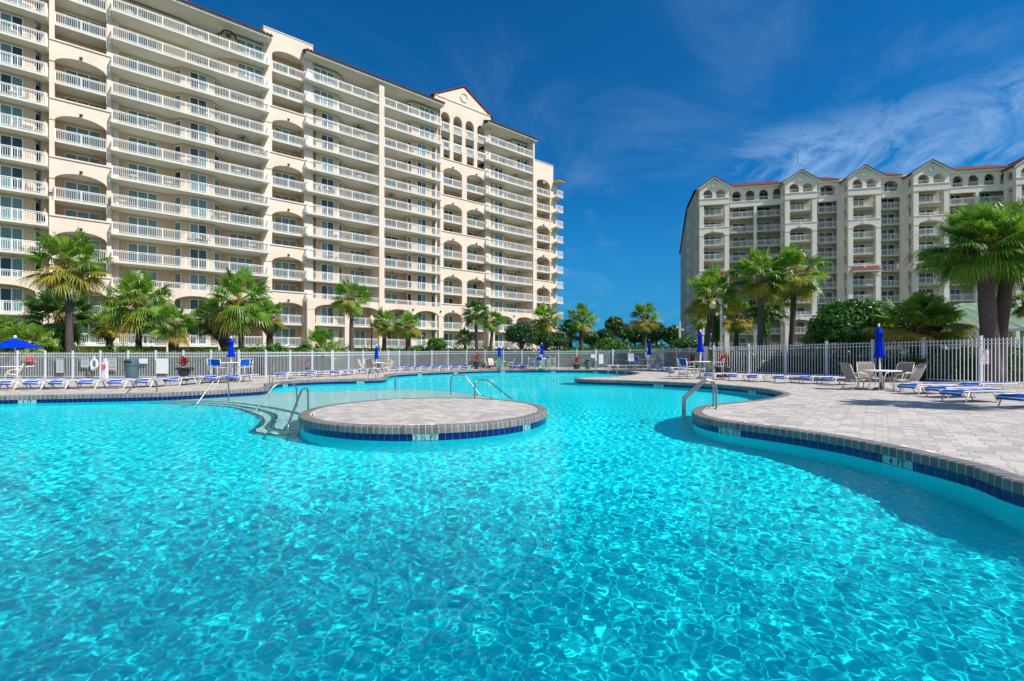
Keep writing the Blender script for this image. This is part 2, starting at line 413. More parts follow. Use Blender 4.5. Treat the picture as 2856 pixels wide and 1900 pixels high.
def strip(name, mat_, loop, N, prof, sgn, mats=None, kind='structure'):
    """prof: (distance away from the water, z) sections; sgn=-1 pool (land outside the loop), +1 island"""
    n = len(loop); k = len(prof); V = []; Fc = []; UV = []
    for i in range(n):
        for d, z in prof:
            p = loop[i] + N[i] * (d * sgn); V.append((p.x, p.y, z))
    for i in range(n):
        j = (i + 1) % n
        for q in range(k - 1):
            f = (i * k + q, j * k + q, j * k + q + 1, i * k + q + 1)
            if sgn > 0: f = f
            Fc.append(f); UV += [(i, q), (i + 1, q), (i + 1, q + 1), (i, q + 1)]
    me = bpy.data.meshes.new(name); me.from_pydata(V, [], Fc); me.materials.append(mat_)
    uv = me.uv_layers.new(name='UVMap'); uv.data.foreach_set('uv', [c for u in UV for c in (u[0], u[1] / 10)])
    me.update(); o = bpy.data.objects.new(name, me); COL.objects.link(o); o['kind'] = kind
    return o
NL = normals(LOOP); NI = normals(ILOOP)
COP = [(.26, -.02), (.26, .008), (.05, .010), (.02, .004), (.004, -.010), (0, -.03), (0, -.135), (.012, -.145), (.05, -.145)]
# coping bricks all round the pool and the island
for nm, lp, nn, sg in (('pool_coping', LOOP, NL, -1), ('island_coping', ILOOP, NI, 1)):
    o = strip(nm, M['coping_brick'], lp, nn, COP, sg); smooth_angle(o, 35)
def tile_uv(o, k):
    uv = o.data.uv_layers[0]; a = np.zeros(len(uv.data) * 2); uv.data.foreach_get('uv', a); a[0::2] *= k; uv.data.foreach_set('uv', a)
for nm, lp, nn, sg in (('pool_waterline_tiles', LOOP, NL, -1), ('island_waterline_tiles', ILOOP, NI, 1)):
    o = strip(nm, M['blue_tile'], lp, nn, [(.025, -.14), (.025, -.34)], sg); tile_uv(o, .133 / .155)
FLOOR_Z = ZW - 1.9
def depth_y(y): return 1.12 + .26 * min(1, max(0, (10.5 - y) / 8.0)) ** 1.1
for nm, lp, nn, sg in (('pool_wall', LOOP, NL, -1), ('island_wall', ILOOP, NI, 1)):
    o = strip(nm, M['plaster_deep'], lp, nn, [(.032, -.33), (.04, FLOOR_Z - .02)], sg); o.cycles.is_caustics_receiver = True
fl = MB(); ys_ = [-12] + [1 + i * .5 for i in range(24)] + [60]
for ya_, yb_ in zip(ys_, ys_[1:]): fl.quad((-40, ya_, ZW - depth_y(ya_)), (24, ya_, ZW - depth_y(ya_)), (24, yb_, ZW - depth_y(yb_)), (-40, yb_, ZW - depth_y(yb_)))
o = fl.build('pool_floor', M['plaster_deep']); tag(o, kind='structure'); o.cycles.is_caustics_receiver = True

def sheet(name, outer, holes, z, m, kind='structure'):
    rings = [[Vector((p[0], p[1], 0)) for p in outer]] + [[Vector((p[0], p[1], 0)) for p in h] for h in holes]
    tris = tessellate_polygon(rings); V = [(p.x, p.y, z) for r in rings for p in r]
    me = bpy.data.meshes.new(name); fs = []
    for a, b, c in tris:
        A, B_, C = V[a], V[b], V[c]
        fs.append((a, b, c) if (B_[0] - A[0]) * (C[1] - A[1]) - (B_[1] - A[1]) * (C[0] - A[0]) > 0 else (a, c, b))
    me.from_pydata(V, [], fs); me.materials.append(m); me.update()
    o = bpy.data.objects.new(name, me); COL.objects.link(o); o['kind'] = kind; return o
DECK = [(-34,-12),(34,-12),(34,22),(30,27),(24.5,29),(20,36),(18,46.5),(8,48),(-8,48),(-14,46),(-17.2,41),(-18.2,29.5),(-28,29.2),(-34,28)]
sheet('pool_deck', DECK, [offset(LOOP, -.25, NL)[::2]], 0.0, M['pavers'])
sheet('deck_base', DECK, [offset(LOOP, -.235, NL)[::3]], -.022, M['pavers'])
sheet('island_deck', offset(ILOOP, .25, NI), [], 0.0, M['pavers'])
sheet('lawn', [(-3000,-3000),(3000,-3000),(3000,5000),(-3000,5000)], [DECK], -.012, M['lawn'])

# underwater shelf and steps behind the island: photograph points taken through the water surface
def refr(px, py, depth):
    Y = (EYE - ZW) * F / (py - HY); s = Vector(((px - CX) / F * Y, Y, ZW)); d = (s - Vector((0, 0, EYE))).normalized()
    h = Vector((d.x, d.y, 0)); si = h.length / 1.33; ci = math.sqrt(1 - si * si); hn = h.normalized()
    return (s + hn * (depth * si / ci)).xy
def slab(name, px_front, px_back, depth, m, thick=.25):
    pts = [refr(x, y, depth) for x, y in px_front + px_back]; 
    cl = catmull([Vector(p) for p in pts])
    if area(cl) < 0: cl.reverse()
    b = MB(); b.prism([(p.x, p.y) for p in cl], ZW - 1.21, ZW - depth)
    return b, cl
back = [(1375,1112),(1348,1104),(1292,1095),(1180,1087),(1040,1088.5),(900,1092),(800,1094),(700,1096),(560,1103),(430,1109)]
sh, c0 = slab('shelf', [(420,1116),(450,1117.5),(560,1119),(641,1122),(726,1132),(790,1143),(850,1156),(950,1165),(1200,1165),(1340,1130)], back, .28, None)
s1, c1 = slab('s', [(330,1118),(450,1121),(560,1123.5),(641,1128.5),(726,1143),(758,1153),(768,1163),(758,1178),(752,1192),(800,1201),(900,1196),(1200,1176),(1400,1136),(1420,1118)], back, .55, None)
s2, c2 = slab('s', [(270,1121),(400,1124),(540,1128),(641,1135),(700,1151),(728,1164),(733,1176),(720,1190),(704,1202),(740,1211),(800,1214),(900,1206),(1200,1186),(1440,1146),(1460,1128)], back, .85, None)
for nm, b in (('pool_shelf', sh), ('pool_step', s1), ('pool_step', s2)):
    # tops pale plaster, edges marked by a dark tile line
    o = b.build(nm, M['plaster_shelf'] if nm == 'pool_shelf' else M['plaster_shelf']); tag(o, kind='structure'); o.cycles.is_caustics_receiver = True
def edge_line(cl, depth, name='step_edge_tiles'):
    N = normals(cl); return strip(name, M['step_line'], cl, N, [(-.004, ZW - depth - .06), (-.004, ZW - depth + .004), (.07, ZW - depth + .004)], 1)
for cl, dp in ((c0, .28), (c1, .55), (c2, .85)): 
    o = edge_line(cl, dp); o.cycles.is_caustics_receiver = True
# drain cover on the floor near the right edge
dr = MB(); p = refr(2250, 1268, 1.3); fz = ZW - depth_y(p.y); dr.lathe([(.2, fz - .02), (.2, fz + .03), (.16, fz + .045), (0.0, fz + .045)], 20, (p.x, p.y))
o = dr.build('floor_drain', M['dark_void']); tag(o, 'round dark drain cover on the pool floor by the right paved edge', 'drain')

# water: real waves on a mesh whose density falls with distance
WLO, WHI, WCV = .066, .26, 2.0
def water():
    rng = np.random.default_rng(11); ny, nx = 1450, 1400; off = 1.0
    t = np.linspace(0, 1, ny); S = (off - 5.4 + .02) * 0 + np.geomspace(off + 1.6, off + 47, ny)
    back_rows = np.linspace(-6.2 + off, off + 1.6, 90)[:-1]
    # rows behind and beneath the viewpoint are coarser, the ones ahead are geometric
    Yr = np.concatenate([back_rows - off, S - off]); wdt = np.maximum(S[0] + 0 * Yr, Yr + off)
    ang = np.linspace(-4.6, 1.55, nx) * 0 + np.linspace(-1.40, 1.30, nx)
    X = wdt[:, None] * ang[None, :]; X[:, 0] -= 24; X[:, -1] += 12
    Yg = np.repeat(Yr[:, None], nx, 1); Z = np.zeros_like(X)
    cell = np.maximum(.006, (Yg + off) * .0024)
    big = .5 + .5 * np.sin(.42 * X + .25 * Yg + 1) * np.sin(.33 * Yg - .21 * X + .6)
    N = 80; lam = WLO * (WHI / WLO) ** rng.random(N); th = rng.normal(.6, 1.4, N); k = 2 * np.pi / lam; ph = rng.random(N) * 6.283
    amp = lam ** 1.7; amp *= WCV / math.sqrt((((amp * k * k) ** 2) / 2).sum())
    for i in range(N):
        fade = np.clip((lam[i] / cell - 2.2) / 3, 0, 1)
        Z += amp[i] * fade * (.8 + .35 * big) * np.sin(k[i] * math.cos(th[i]) * X + k[i] * math.sin(th[i]) * Yg + ph[i])
    V = np.stack([X, Yg, Z + ZW], -1).reshape(-1, 3); nr = len(Yr)
    idx = np.arange(nx * nr).reshape(nr, nx)
    Fq = np.stack([idx[:-1, :-1], idx[:-1, 1:], idx[1:, 1:], idx[1:, :-1]], -1).reshape(-1, 4)
    me = bpy.data.meshes.new('pool_water'); me.vertices.add(len(V)); me.vertices.foreach_set('co', V.ravel())
    me.loops.add(Fq.size); me.loops.foreach_set('vertex_index', Fq.ravel()); me.polygons.add(len(Fq))
    me.polygons.foreach_set('loop_start', np.arange(0, Fq.size, 4)); me.polygons.foreach_set('loop_total', np.full(len(Fq), 4))
    me.update(calc_edges=True); me.shade_smooth(); me.materials.append(M['water'])
    o = bpy.data.objects.new('pool_water', me); COL.objects.link(o); tag(o, kind='structure'); o.cycles.is_caustics_caster = True
water()

# depth markers set in the waterline tiles
def text(s, size, m, parent, loc, rot, name='lettering', extr=.001, sx=1.0, align='CENTER'):
    cu = bpy.data.curves.new(name, 'FONT'); cu.body = s; cu.size = size; cu.align_x = align; cu.align_y = 'CENTER'; cu.extrude = extr; cu.offset = size * .008
    cu.materials.append(m); o = bpy.data.objects.new(name, cu); COL.objects.link(o); o.parent = parent; o.location = loc; o.rotation_euler = rot; o.scale = (sx, 1, 1)
    cu.resolution_u = 3
    me = bpy.data.meshes.new_from_object(o); bpy.data.objects.remove(o); o = bpy.data.objects.new(name, me); COL.objects.link(o)
    o.parent = parent; o.location = loc; o.rotation_euler = rot; o.scale = (sx, 1, 1)
    return o
def depth_marker(px, py, txt, label, island=False, w=.52):
    q = G(px, py).xy; lp, nn, sg = (ILOOP, NI, 1) if island else (LOOP, NL, -1)
    i = min(range(len(lp)), key=lambda a: (lp[a] - q).length); p = lp[i]; n = nn[i] * sg * -1   # toward the water
    e = empty('depth_marker', (p.x - n.x * .02, p.y - n.y * .02, -.205), math.atan2(n.y, n.x) + math.pi / 2)
    b = MB(); k = 3
    for j in range(k):
        a0 = -w / 2 + w * j / k; b.box(a0 + .003, a0 + w / k - .003, -.012, .012, -.072, .060)
    b.build('tile_row', M['marker_tile'], e)
    text(txt, .15, M['text_black'], e, (0, -.0135, -.012), (R(90), 0, 0), sx=.86)
    tag(e, label, 'depth marker')
depth_marker(1177, 1196, '3  ½  FT', 'pale tile depth marker reading 3 1/2 FT on the front of the round island', True)
depth_marker(840, 1168, '3  FT', 'pale tile depth marker on the left end of the round island, near the handrail', True, .3)
depth_marker(1516, 1170, '3  FT', 'small pale depth marker on the right end of the round island', True, .3)
depth_marker(2025, 1177, '3  ½  FT', 'pale tile depth marker reading 3 1/2 FT on the right paved headland')
depth_marker(2505, 1254, '4  FT', 'pale tile depth marker reading 4 FT on the long right pool edge')
depth_marker(70, 1104.2, '3  FT', 'pale tile depth marker reading 3 FT at the far left pool edge')
depth_marker(1838, 1065, '3  FT', 'pale depth marker on the pointed paved tongue right of the island')
depth_marker(2106, 1081, '3  FT', 'pale depth marker inside the small lagoon behind the steel ladder')
for x, y, s in ((1172, 1038, 'left-hand end of the far pool edge'), (1272, 1034, 'far pool edge, in front of the tall planter'), (1402, 1031, 'far pool edge in front of the tan chairs'), (1541, 1030.6, 'far pool edge near the blue high chairs'), (1661, 1031.5, 'far pool edge in front of the grey bin'), (1008, 1057, 'left paved tongue below the tan chairs'), (795, 1064, 'left pool edge below the round black planter')):
    depth_marker(x, y, '3  FT', 'tiny pale depth marker on the ' + s, w=.42)
# thin marker tiles let into the rim
def rim_tile(px, py, w, d, label, island, txt='NO DIVING'):
    q = G(px, py).xy; lp, nn, sg = (ILOOP, NI, 1) if island else (LOOP, NL, -1)
    i = min(range(len(lp)), key=lambda a: (lp[a] - q).length); n = nn[i] * sg * -1; p = lp[i] - n * (.265 + d / 2)
    e = empty('rim_marker', (p.x, p.y, .004), math.atan2(n.y, n.x) + math.pi / 2); tag(e, label, 'rim marker')
    b = MB(); b.box(-w / 2, w / 2, -d / 2, d / 2, 0, .006); b.build('tile', M['trim_white'], e)
    text(txt, d * .6, M['text_black'], e, (.03, 0, .0075), (0, 0, 0), sx=1.1)
    b = MB(); b.lathe([(d * .32, .0), (d * .32, .0085), (0, .0085)], 14, (-w / 2 + d * .5, 0)); b.build('red_symbol', M['text_red'], e)
for x, y, w_, d_, il, l in ((1177, 1190, .62, .10, True, 'white NO DIVING tile at the front rim of the round island'), (880, 1156, .32, .10, True, 'white tile at the left rim of the round island'), (1480, 1150, .32, .10, True, 'white tile at the right rim of the round island'), (1090, 1112, .4, .10, True, 'white tile at the back left rim of the round island'), (1965, 1136, .26, .12, False, 'cream tile beside the feet of the near steel ladder'), (2500, 1251, .62, .09, False, 'white NO DIVING tile in the paving just above the 4 FT marker'), (2090, 1184, .6, .09, False, 'white NO DIVING tile behind the depth marker of the right headland')):
    rim_tile(x, y, w_, d_, l, il)
# ------------------------------------------------------------------ apartment buildings
ST = 2.85
class Bld:
    def __init__(s, name, P0, ux, label):
        s.P0 = Vector(P0); s.ux = Vector(ux).normalized(); s.uy = Vector((-s.ux.y, s.ux.x))
        s.o = empty(name, (P0[0], P0[1], 0), math.atan2(s.ux.y, s.ux.x)); tag(s.o, label, 'building')
        s.items = {}
    def u(s, px, y=0.0):
        t = (px - CX) / F; a = s.P0 + s.uy * y
        return (t * a.y - a.x) / (s.ux.x - t * s.ux.y)
    def put(s, name, fn, mats, sub=None, w=0):
        """queue a repeated part: fn(mb) fills it, sub = (name, fn, mats) a sub-part; w = how large it shows"""
        s.items.setdefault(name, []).append((w, fn, mats, sub))
    def flush(s, cap=100):
        for name, L in s.items.items():
            L.sort(key=lambda a: -a[0])
            for w, fn, mats, sub in L[:cap]:
                b = MB(); fn(b); o = b.build(name, mats, s.o)
                for (sn, sf, sm) in (sub or []):
                    b2 = MB(); sf(b2)
                    if b2.f: b2.build(sn, sm, o)
            if len(L) > cap:
                b = MB(); b2 = MB(); 
                for w, fn, mats, sub in L[cap:]:
                    fn(b)
                    for (sn, sf, sm) in (sub or []): sf(b2)
                o = b.build(name, L[0][2], s.o); o['kind'] = 'stuff'
                subs = [x for x in L[cap:] if x[3]]
                if b2.f: 
                    q = b2.build(subs[0][3][0][0], subs[0][3][0][2], o); q['kind'] = 'stuff'
def curve_z(t, zs, rise, p):   # t in -1..1
    return zs + rise * max(0.0, 1 - abs(t) ** 2) ** p
def spandrel(b, u0, u1, zs, rise, zt, y0, y1, n=16, p=.62):
    xs = [u0 + (u1 - u0) * (.5 - .5 * math.cos(math.pi * i / n)) for i in range(n + 1)]
    zz = [curve_z((x - (u0 + u1) / 2) / ((u1 - u0) / 2), zs, rise, p) for x in xs]
    for i in range(n):
        a, c, za, zc = xs[i], xs[i + 1], zz[i], zz[i + 1]
        b.quad((a, y0, za), (c, y0, zc), (c, y0, zt), (a, y0, zt))
        b.quad((c, y1, zc), (a, y1, za), (a, y1, zt), (c, y1, zt))
        b.quad((a, y1, za), (c, y1, zc), (c, y0, zc), (a, y0, za))
    b.quad((u0, y0, zt), (u1, y0, zt), (u1, y1, zt), (u0, y1, zt))
def spandrel_side(b, x0, x1, ya, yb, zs, rise, zt, n=10, p=.5):
    ys = [ya + (yb - ya) * (.5 - .5 * math.cos(math.pi * i / n)) for i in range(n + 1)]
    zz = [curve_z((y - (ya + yb) / 2) / ((yb - ya) / 2), zs, rise, p) for y in ys]
    for i in range(n):
        a, c, za, zc = ys[i], ys[i + 1], zz[i], zz[i + 1]
        b.quad((x0, c, zc), (x0, a, za), (x0, a, zt), (x0, c, zt)); b.quad((x1, a, za), (x1, c, zc), (x1, c, zt), (x1, a, zt))
        b.quad((x0, a, za), (x0, c, zc), (x1, c, zc), (x1, a, za))
def rail_seg(b, p, q, z, h=1.07, gap=.155, post=1.95, bal=.026, low=.09):
    p = Vector(p); q = Vector(q); L = (q - p).length
    if L < .1: return
    d = (q - p) / L; n = Vector((-d.y, d.x))
    def bar(s0, s1, hw, z0, z1):
        a, c = p + d * s0, p + d * s1
        pts = [a - n * hw, c - n * hw, c + n * hw, a + n * hw]; b.prism([(v.x, v.y) for v in pts], z0, z1, hw > .02)
    bar(0, L, .035, z + h - .055, z + h); bar(0, L, .022, z + h - .17, z + h - .135); bar(0, L, .022, z + low, z + low + .04)
    np_ = max(1, int(round(L / post)))
    for i in range(np_ + 1): s = min(max(L * i / np_, .035), L - .035); bar(s - .032, s + .032, .032, z, z + h - .055)
    k = int(L / gap)
    for i in range(k): s = (i + .5) * L / k; bar(s - bal / 2, s + bal / 2, .011, z + low + .04, z + h - .17)
def window(B, name, p, q, z, h, panes, w=0, y_off=.03, gm='glass'):
    """a glazed door or window set on the wall line p->q (plan, left to right seen from outside)"""
    p = Vector(p); q = Vector(q); L = (q - p).length; d = (q - p) / L; n = Vector((d.y, -d.x))
    def bar(b, s0, s1, t0, t1, z0, z1):
        pts = [p + d * s0 + n * t1 * 1, p + d * s1 + n * t1, p + d * s1 + n * t0, p + d * s0 + n * t0]
        b.prism([(v.x, v.y) for v in pts], z0, z1)
    def frame(b):
        f = .07
        bar(b, 0, f, .003, .06, z, z + h); bar(b, L - f, L, .003, .06, z, z + h); bar(b, f, L - f, .003, .06, z + h - f, z + h); bar(b, f, L - f, .003, .055, z, z + .09)
        for i in range(1, panes): s = L * i / panes; bar(b, s - .045, s + .045, .003, .058, z + .09, z + h - f)
    def pane(b):
        for i in range(panes):
            s0 = L * i / panes + .04; s1 = L * (i + 1) / panes - .04; bar(b, s0, s1, .004, .03, z + .085, z + h - .06)
    B.put('window', frame, M['trim_white'], [('pane', pane, M['glass_dark' if B.o.name.startswith('apartment_block') else 'glass'])], w)

# ---- left building
LB = Bld('apartment_tower', (-29.9, 58.2), (.771, .637), 'huge cream balconied apartment tower with red tile eaves filling the left side')
ZL0 = 2.43
def zk(k): return ZL0 + ST * k
U = LB.u
class Queue:
    def __init__(s, B, name, m): s.B = B; s.name = name; s.m = m; s.cur = MB(); s.f = []
    def box(s, *a): s.B.put(s.name, lambda b, a=a: b.box(*a), s.m, None, (a[1] - a[0]) * (a[5] - a[4] + .2))
wall = MB(); tan = MB(); trim = Queue(LB, 'moulding', M['stucco']); roof = MB(); fasc = MB()
def near(u, z): return 1 / max(1, (LB.P0 + LB.ux * u).length)
def slab_part(B, u0, u1, y0, y1, z, rails, w, th=.24, cham=(0, 0), gap=.155, ms=None):
    def fn(b):
        pts = [(u0 + cham[0], y0), (u1 - cham[1], y0), (u1, y0 + cham[1]), (u1, y1), (u0, y1), (u0, y0 + cham[0])]
        pl = []
        for p in pts:
            if not pl or (abs(p[0] - pl[-1][0]) + abs(p[1] - pl[-1][1])) > 1e-4: pl.append(p)
        b.prism(pl, z - th, z)
    def rf(b):
        for a, c in rails: rail_seg(b, a, c, z, gap=gap)
    B.put('balcony', fn, ms or M['slab_white'], [('railing', rf, M['rail_white'])], w)
def arch_bay(uo0, uo1, piers, mods, top_k, ztop, slab_rng, wins, yb=2.0, th=.4, top_arch=True, p=.62, rise=.72, arch_piers=None):
    """piers: inner (a,b) openings list in u"""
    ops = piers
    edges = [uo0] + [e for o_ in ops for e in o_] + [uo1]
    for i in range(0, len(edges), 2): wall.box(edges[i], edges[i + 1], 0, th, 0, ztop)
    for (a, c) in ops:
        for k in mods:
            b = wall; spandrel(b, a, c, zk(k) - .95, rise, zk(k) + 1.1, .003, th - .003, p=p)
            trim.box(a - .0, c + .0, -.06, .1, zk(k) + 1.04, zk(k) + 1.18)
        if top_arch: spandrel(wall, a, c, zk(top_k) - .95, rise, ztop - .003, .003, th - .003, p=p)
    for k in mods:
        trim.box(uo0, uo1, -.10, -.003, zk(k) + 1.02, zk(k) + 1.12); 
        trim.box(uo0, ops[0][0], -.07, -.004, zk(k) - 1.02, zk(k) - .94); trim.box(ops[-1][1], uo1, -.07, -.004, zk(k) - 1.02, zk(k) - .94)
        for (a, c) in ops:
            m_ = (a + c) / 2
            LB.put('spotlight', lambda b, m_=m_, k=k: (b.box(m_ - .12, m_ + .12, -.05, -.002, zk(k) + .0, zk(k) + .14), b.box(m_ - .1, m_ + .1, -.2, -.05, zk(k) - .1, zk(k) + .02)), M['dark_plastic'], None, near(m_, 0))
    for k in slab_rng:
        rl = [((a, .16), (c, .16)) for a, c in ops] if k not in mods else []
        slab_part(LB, uo0 + .1, uo1 - .1, .06, yb, zk(k), rl, near(uo0, 0) * (uo1 - uo0))
    for k in slab_rng:
        for (a, c, pn) in wins: window(LB, 'w', (a, yb), (c, yb), zk(k) + .02, 2.25, pn, near(a, 0) * (c - a))
    tan.box(uo0, uo1, yb + .003, yb + .3, 0, ztop - 1.2)
    tan.box(ops[0][0] - .3, ops[0][0] - .02, th, yb, 0, zk(top_k)); tan.box(ops[-1][1] + .02, ops[-1][1] + .3, th, yb, 0, zk(top_k))
def profile(pts, k0, k1, wins):
    """back wall polyline [(u,y)...]; wins: (seg index, t0, t1, panes)"""
    z0, z1 = zk(k0) - .24, zk(k1 + 1) - .24
    for i in range(len(pts) - 1):
        (a, ya), (c, yc) = pts[i], pts[i + 1]
        tan.quad((a, ya, z0), (c, yc, z0), (c, yc, z1), (a, ya, z1))
    for k in range(k0, k1 + 1):
        for (i, t0, t1, pn) in wins:
            A = Vector(pts[i]); C = Vector(pts[i + 1])
            window(LB, 'w', A.lerp(C, t0), A.lerp(C, t1), zk(k) + .02, 2.3, pn, near(A.x, 0) * (C - A).length * (t1 - t0))
def prof_px(spec):
    """spec: list of (px, y, win_panes or 0 for the segment that starts here)"""
    pts = []; wins = []
    for i, (px, y, pn) in enumerate(spec):
        pts.append((U(px, y), y))
        if pn: wins.append((i, .06 if abs(spec[i][1] - spec[i + 1][1]) > .2 else 0, .94 if abs(spec[i][1] - spec[i + 1][1]) > .2 else 1, pn))
    return pts, wins
def long_section(pxL, pxR, specs, arcade, kmax=12, kfirst=2, endL=True, endR=True, yo=-.9, deep=2.7):
    uL, uR = U(pxL, yo), U(pxR, yo)
    for (sp, k0, k1) in specs:
        pts, wins = prof_px(sp); profile(pts, k0, k1, wins)
    for k in range(0, kmax + 1):
        full = k >= 3
        r = []
        if k >= kfirst:
            r = [((uL + .05, yo + .06), (uR - .05, yo + .06))]
            if endL: r.append(((uL + .05, -.05), (uL + .05, yo + .06)))
            if endR: r.append(((uR - .05, yo + .06), (uR - .05, -.05)))
        else:
            r = [((U(a, yo) + 0, yo + .2), (U(c, yo), yo + .2)) for a, c in arcade]
        slab_part(LB, uL, uR, yo if k > 2 else yo + .05, deep, zk(k), r, near((uL + uR) / 2, 0) * (uR - uL), cham=(.0, .0))
    # arcade over the two lowest storeys
    pe = [uL + .003] + [U(e, yo) for a in arcade for e in a] + [uR - .003]
    for i in range(0, len(pe), 2):
        if pe[i + 1] - pe[i] > .05:
            wall.box(pe[i], pe[i + 1], yo, yo + .5, -.3, zk(2) + .45)
            trim.box(pe[i] - .05, pe[i + 1] + .05, yo - .05, yo - .003, zk(2) - 1.0, zk(2) - .86)
    for a, c in arcade: spandrel(wall, U(a, yo), U(c, yo), zk(2) - .95, .66, zk(2) + .447, yo + .003, yo + .45)
    for a, c in arcade:
        m_ = U(c, yo) + .3
        LB.put('spotlight', lambda b, m_=m_: (b.box(m_ - .12, m_ + .12, yo - .05, yo - .002, zk(2) - .25, zk(2) - .1), b.box(m_ - .1, m_ + .1, yo - .2, yo - .05, zk(2) - .33, zk(2) - .2)), M['dark_plastic'], None, near(m_, 0))
def cut():
    global roof, fasc
    if roof.f: roof.build('roof', M['roof_tile'], LB.o)
    if fasc.f: fasc.build('eave_fascia', M['slab_white'], LB.o)
    roof = MB(); fasc = MB()
def eave(u0, u1, z, ridge=3.2):
    fasc.box(u0, u1, -1.25, 2.7, z - .02, z + .12); fasc.box(u0, u1, -1.35, -1.1, z + .0, z + .34)
    roof.quad((u0 - .1, -1.5, z + .36), (u1 + .1, -1.5, z + .36), (u1 + .1, 5.5, z + ridge), (u0 - .1, 5.5, z + ridge))
    roof.quad((u1 + .1, -1.5, z + .28), (u0 - .1, -1.5, z + .28), (u0 - .1, 5.5, z + ridge - .1), (u1 + .1, 5.5, z + ridge - .1))
    roof.quad((u0 - .1, -1.5, z + .28), (u1 + .1, -1.5, z + .28), (u1 + .1, -1.5, z + .36), (u0 - .1, -1.5, z + .36))
    for uu in (u0 - .1, u1 + .1): roof.poly([(uu, -1.5, z + .28), (uu, -1.5, z + .36), (uu, 5.5, z + ridge), (uu, 5.5, z + ridge - .1)])
    k = int((u1 - u0) / .36)
    for i in range(k): 
        x = u0 + (i + .5) * (u1 - u0) / k; roof.box(x - .1, x + .1, -1.56, -1.4, z + .3, z + .44)
Z13 = zk(13)
# section at the far left
secA0 = [(-330, .5, 0), (-150, .5, 3), (-20, .5, 0), (0, .3, 2), (65, .3, 0), (94, .3, 0), (95, .35, 1), (112, 1.2, 0), (114, .7, 0), (137, .7, 0)]
long_section(-330, 132, [(secA0, 0, 12)], [(-330, -120), (-95, 101)], endL=False)
cut()
eave(U(-330), U(132, -.9) + .25, Z13)
cut()
# bay A
arch_bay(U(137), U(311), [(U(152), U(297))], [2, 4, 6, 8, 10], 13, zk(13) + 2.0, range(0, 13), [(U(181, 2), U(281, 2), 3)])
cut()
wall.box(U(311), U(332, .7), .7, 2.6, 0, Z13)
# section B
secB = [(332, 1.3, 0), (356, 1.3, 3), (439, 1.3, 0), (487, 1.3, 1), (507, .35, 0), (529, .35, 2), (577, .35, 0), (595, .35, 1), (613, 1.6, 0), (621, 2.6, 0), (640, 2.6, 3), (706, 2.6, 0), (727, 2.6, 0)]
secBt = [(332, 1.3, 0), (356, 1.3, 3), (439, 1.3, 0), (520, 1.3, 0), (545, 2.6, 3), (600, 2.6, 0), (612, 1.2, 0), (655, .3, 0), (662, .3, 3), (732, .3, 0), (735, .3, 0)]
long_section(310, 752, [(secB, 0, 10), (secBt, 11, 12)], [(328, 464), (486, 608), (626, 734)])
cut()
wall.box(U(733, .5), U(735), .5, 2.7, 0, Z13)
eave(U(305, -.9), U(757, -.9), Z13)
cut()
# bay C
arch_bay(U(735), U(873), [(U(759), U(849))], [2, 4, 6, 8, 10], 13, 41.4, range(0, 13), [(U(765, 2), U(826, 2), 3)])
cut()
wall.box(U(735) + .003, U(873) - .003, .4, 6.5, Z13 + .01, 41.39); trim.box(U(735) - .05, U(873) + .05, -.06, 6.6, 41.4, 41.52)
# sections D and E either side of a full-height pillar
secD = [(873, .9, 1), (878, .9, 0), (881, .3, 0), (895, .3, 2), (931, .3, 0), (944, .3, 1), (953, 1.1, 0), (966, 2.4, 0), (975, 2.4, 3), (1018, 2.4, 0), (1043, 2.4, 0)]
secDt = [(873, .3, 0), (874, .3, 3), (931, .3, 0), (944, .3, 1), (955, 1.3, 0), (966, 2.4, 0), (975, 2.4, 3), (1018, 2.4, 0), (1043, 2.4, 0)]
long_section(857, 1059, [(secD, 0, 10), (secDt, 11, 12)], [(878, 962), (983, 1058)], endR=False)
cut()
secE = [(1060, 2.4, 0), (1074, 2.4, 2), (1110, 2.4, 0), (1128, 2.4, 0), (1136, 1.0, 1), (1149, .3, 0), (1163, .3, 2), (1188, .3, 0), (1202, .3, 1), (1209, 1.2, 0), (1222, 1.2, 0)]
secEt = [(1060, 2.4, 0), (1074, 2.4, 3), (1112, 2.4, 0), (1128, 2.4, 0), (1136, 1.0, 1), (1149, .3, 0), (1169, .3, 3), (1211, .3, 0), (1222, .3, 0)]
long_section(1071, 1232, [(secE, 0, 10), (secEt, 11, 12)], [(1080, 1147), (1159, 1224)], endL=False)
cut()
wall.box(U(1058, -1), U(1072, -1), -1.0, 2.7, -.3, Z13)
wall.box(U(1214, .6), U(1230, .6), .6, 2.7, 0, Z13)
eave(U(852, -.9), U(1236, -.9), Z13)
cut()
# bay F with the gable
GZ = 41.5; uF0, uF1 = U(1228), U(1369)
b_ops = [(U(1237), U(1289)), (U(1302), U(1355))]
arch_bay(uF0, uF1, b_ops, [2, 4, 6, 8, 10], 10, Z13 - 5, range(0, 13), [(U(1237, 2), U(1263, 2), 2), (U(1302, 2), U(1331, 2), 2)], top_arch=False, rise=.8)
cut()
e4 = [uF0, U(1230), U(1255), U(1264.5), U(1289), U(1298.5), U(1322), U(1331), U(1353.5), uF1]
for i in range(0, 10, 2): wall.box(e4[i] + .002, e4[i + 1] - .002, -.004, .396, zk(10) + 1.1, Z13 + .3)
for i in range(1, 9, 2): spandrel(wall, e4[i], e4[i + 1], zk(12) + 1.75, .95, Z13 + .3, .0, .39, p=.5)
for i in range(1, 9, 2):
    for kk in (11, 12): LB.put('railing', lambda b, i=i, kk=kk: rail_seg(b, (e4[i] + .02, -.02), (e4[i + 1] - .02, -.02), zk(kk)), M['rail_white'], None, 1)
wall.box(uF0, uF1, -.004, 6.5, Z13 + .303, GZ)
gx0, gx1 = U(1205), U(1374); gm = U(1294)
gx0 = gm - (gx1 - gm)
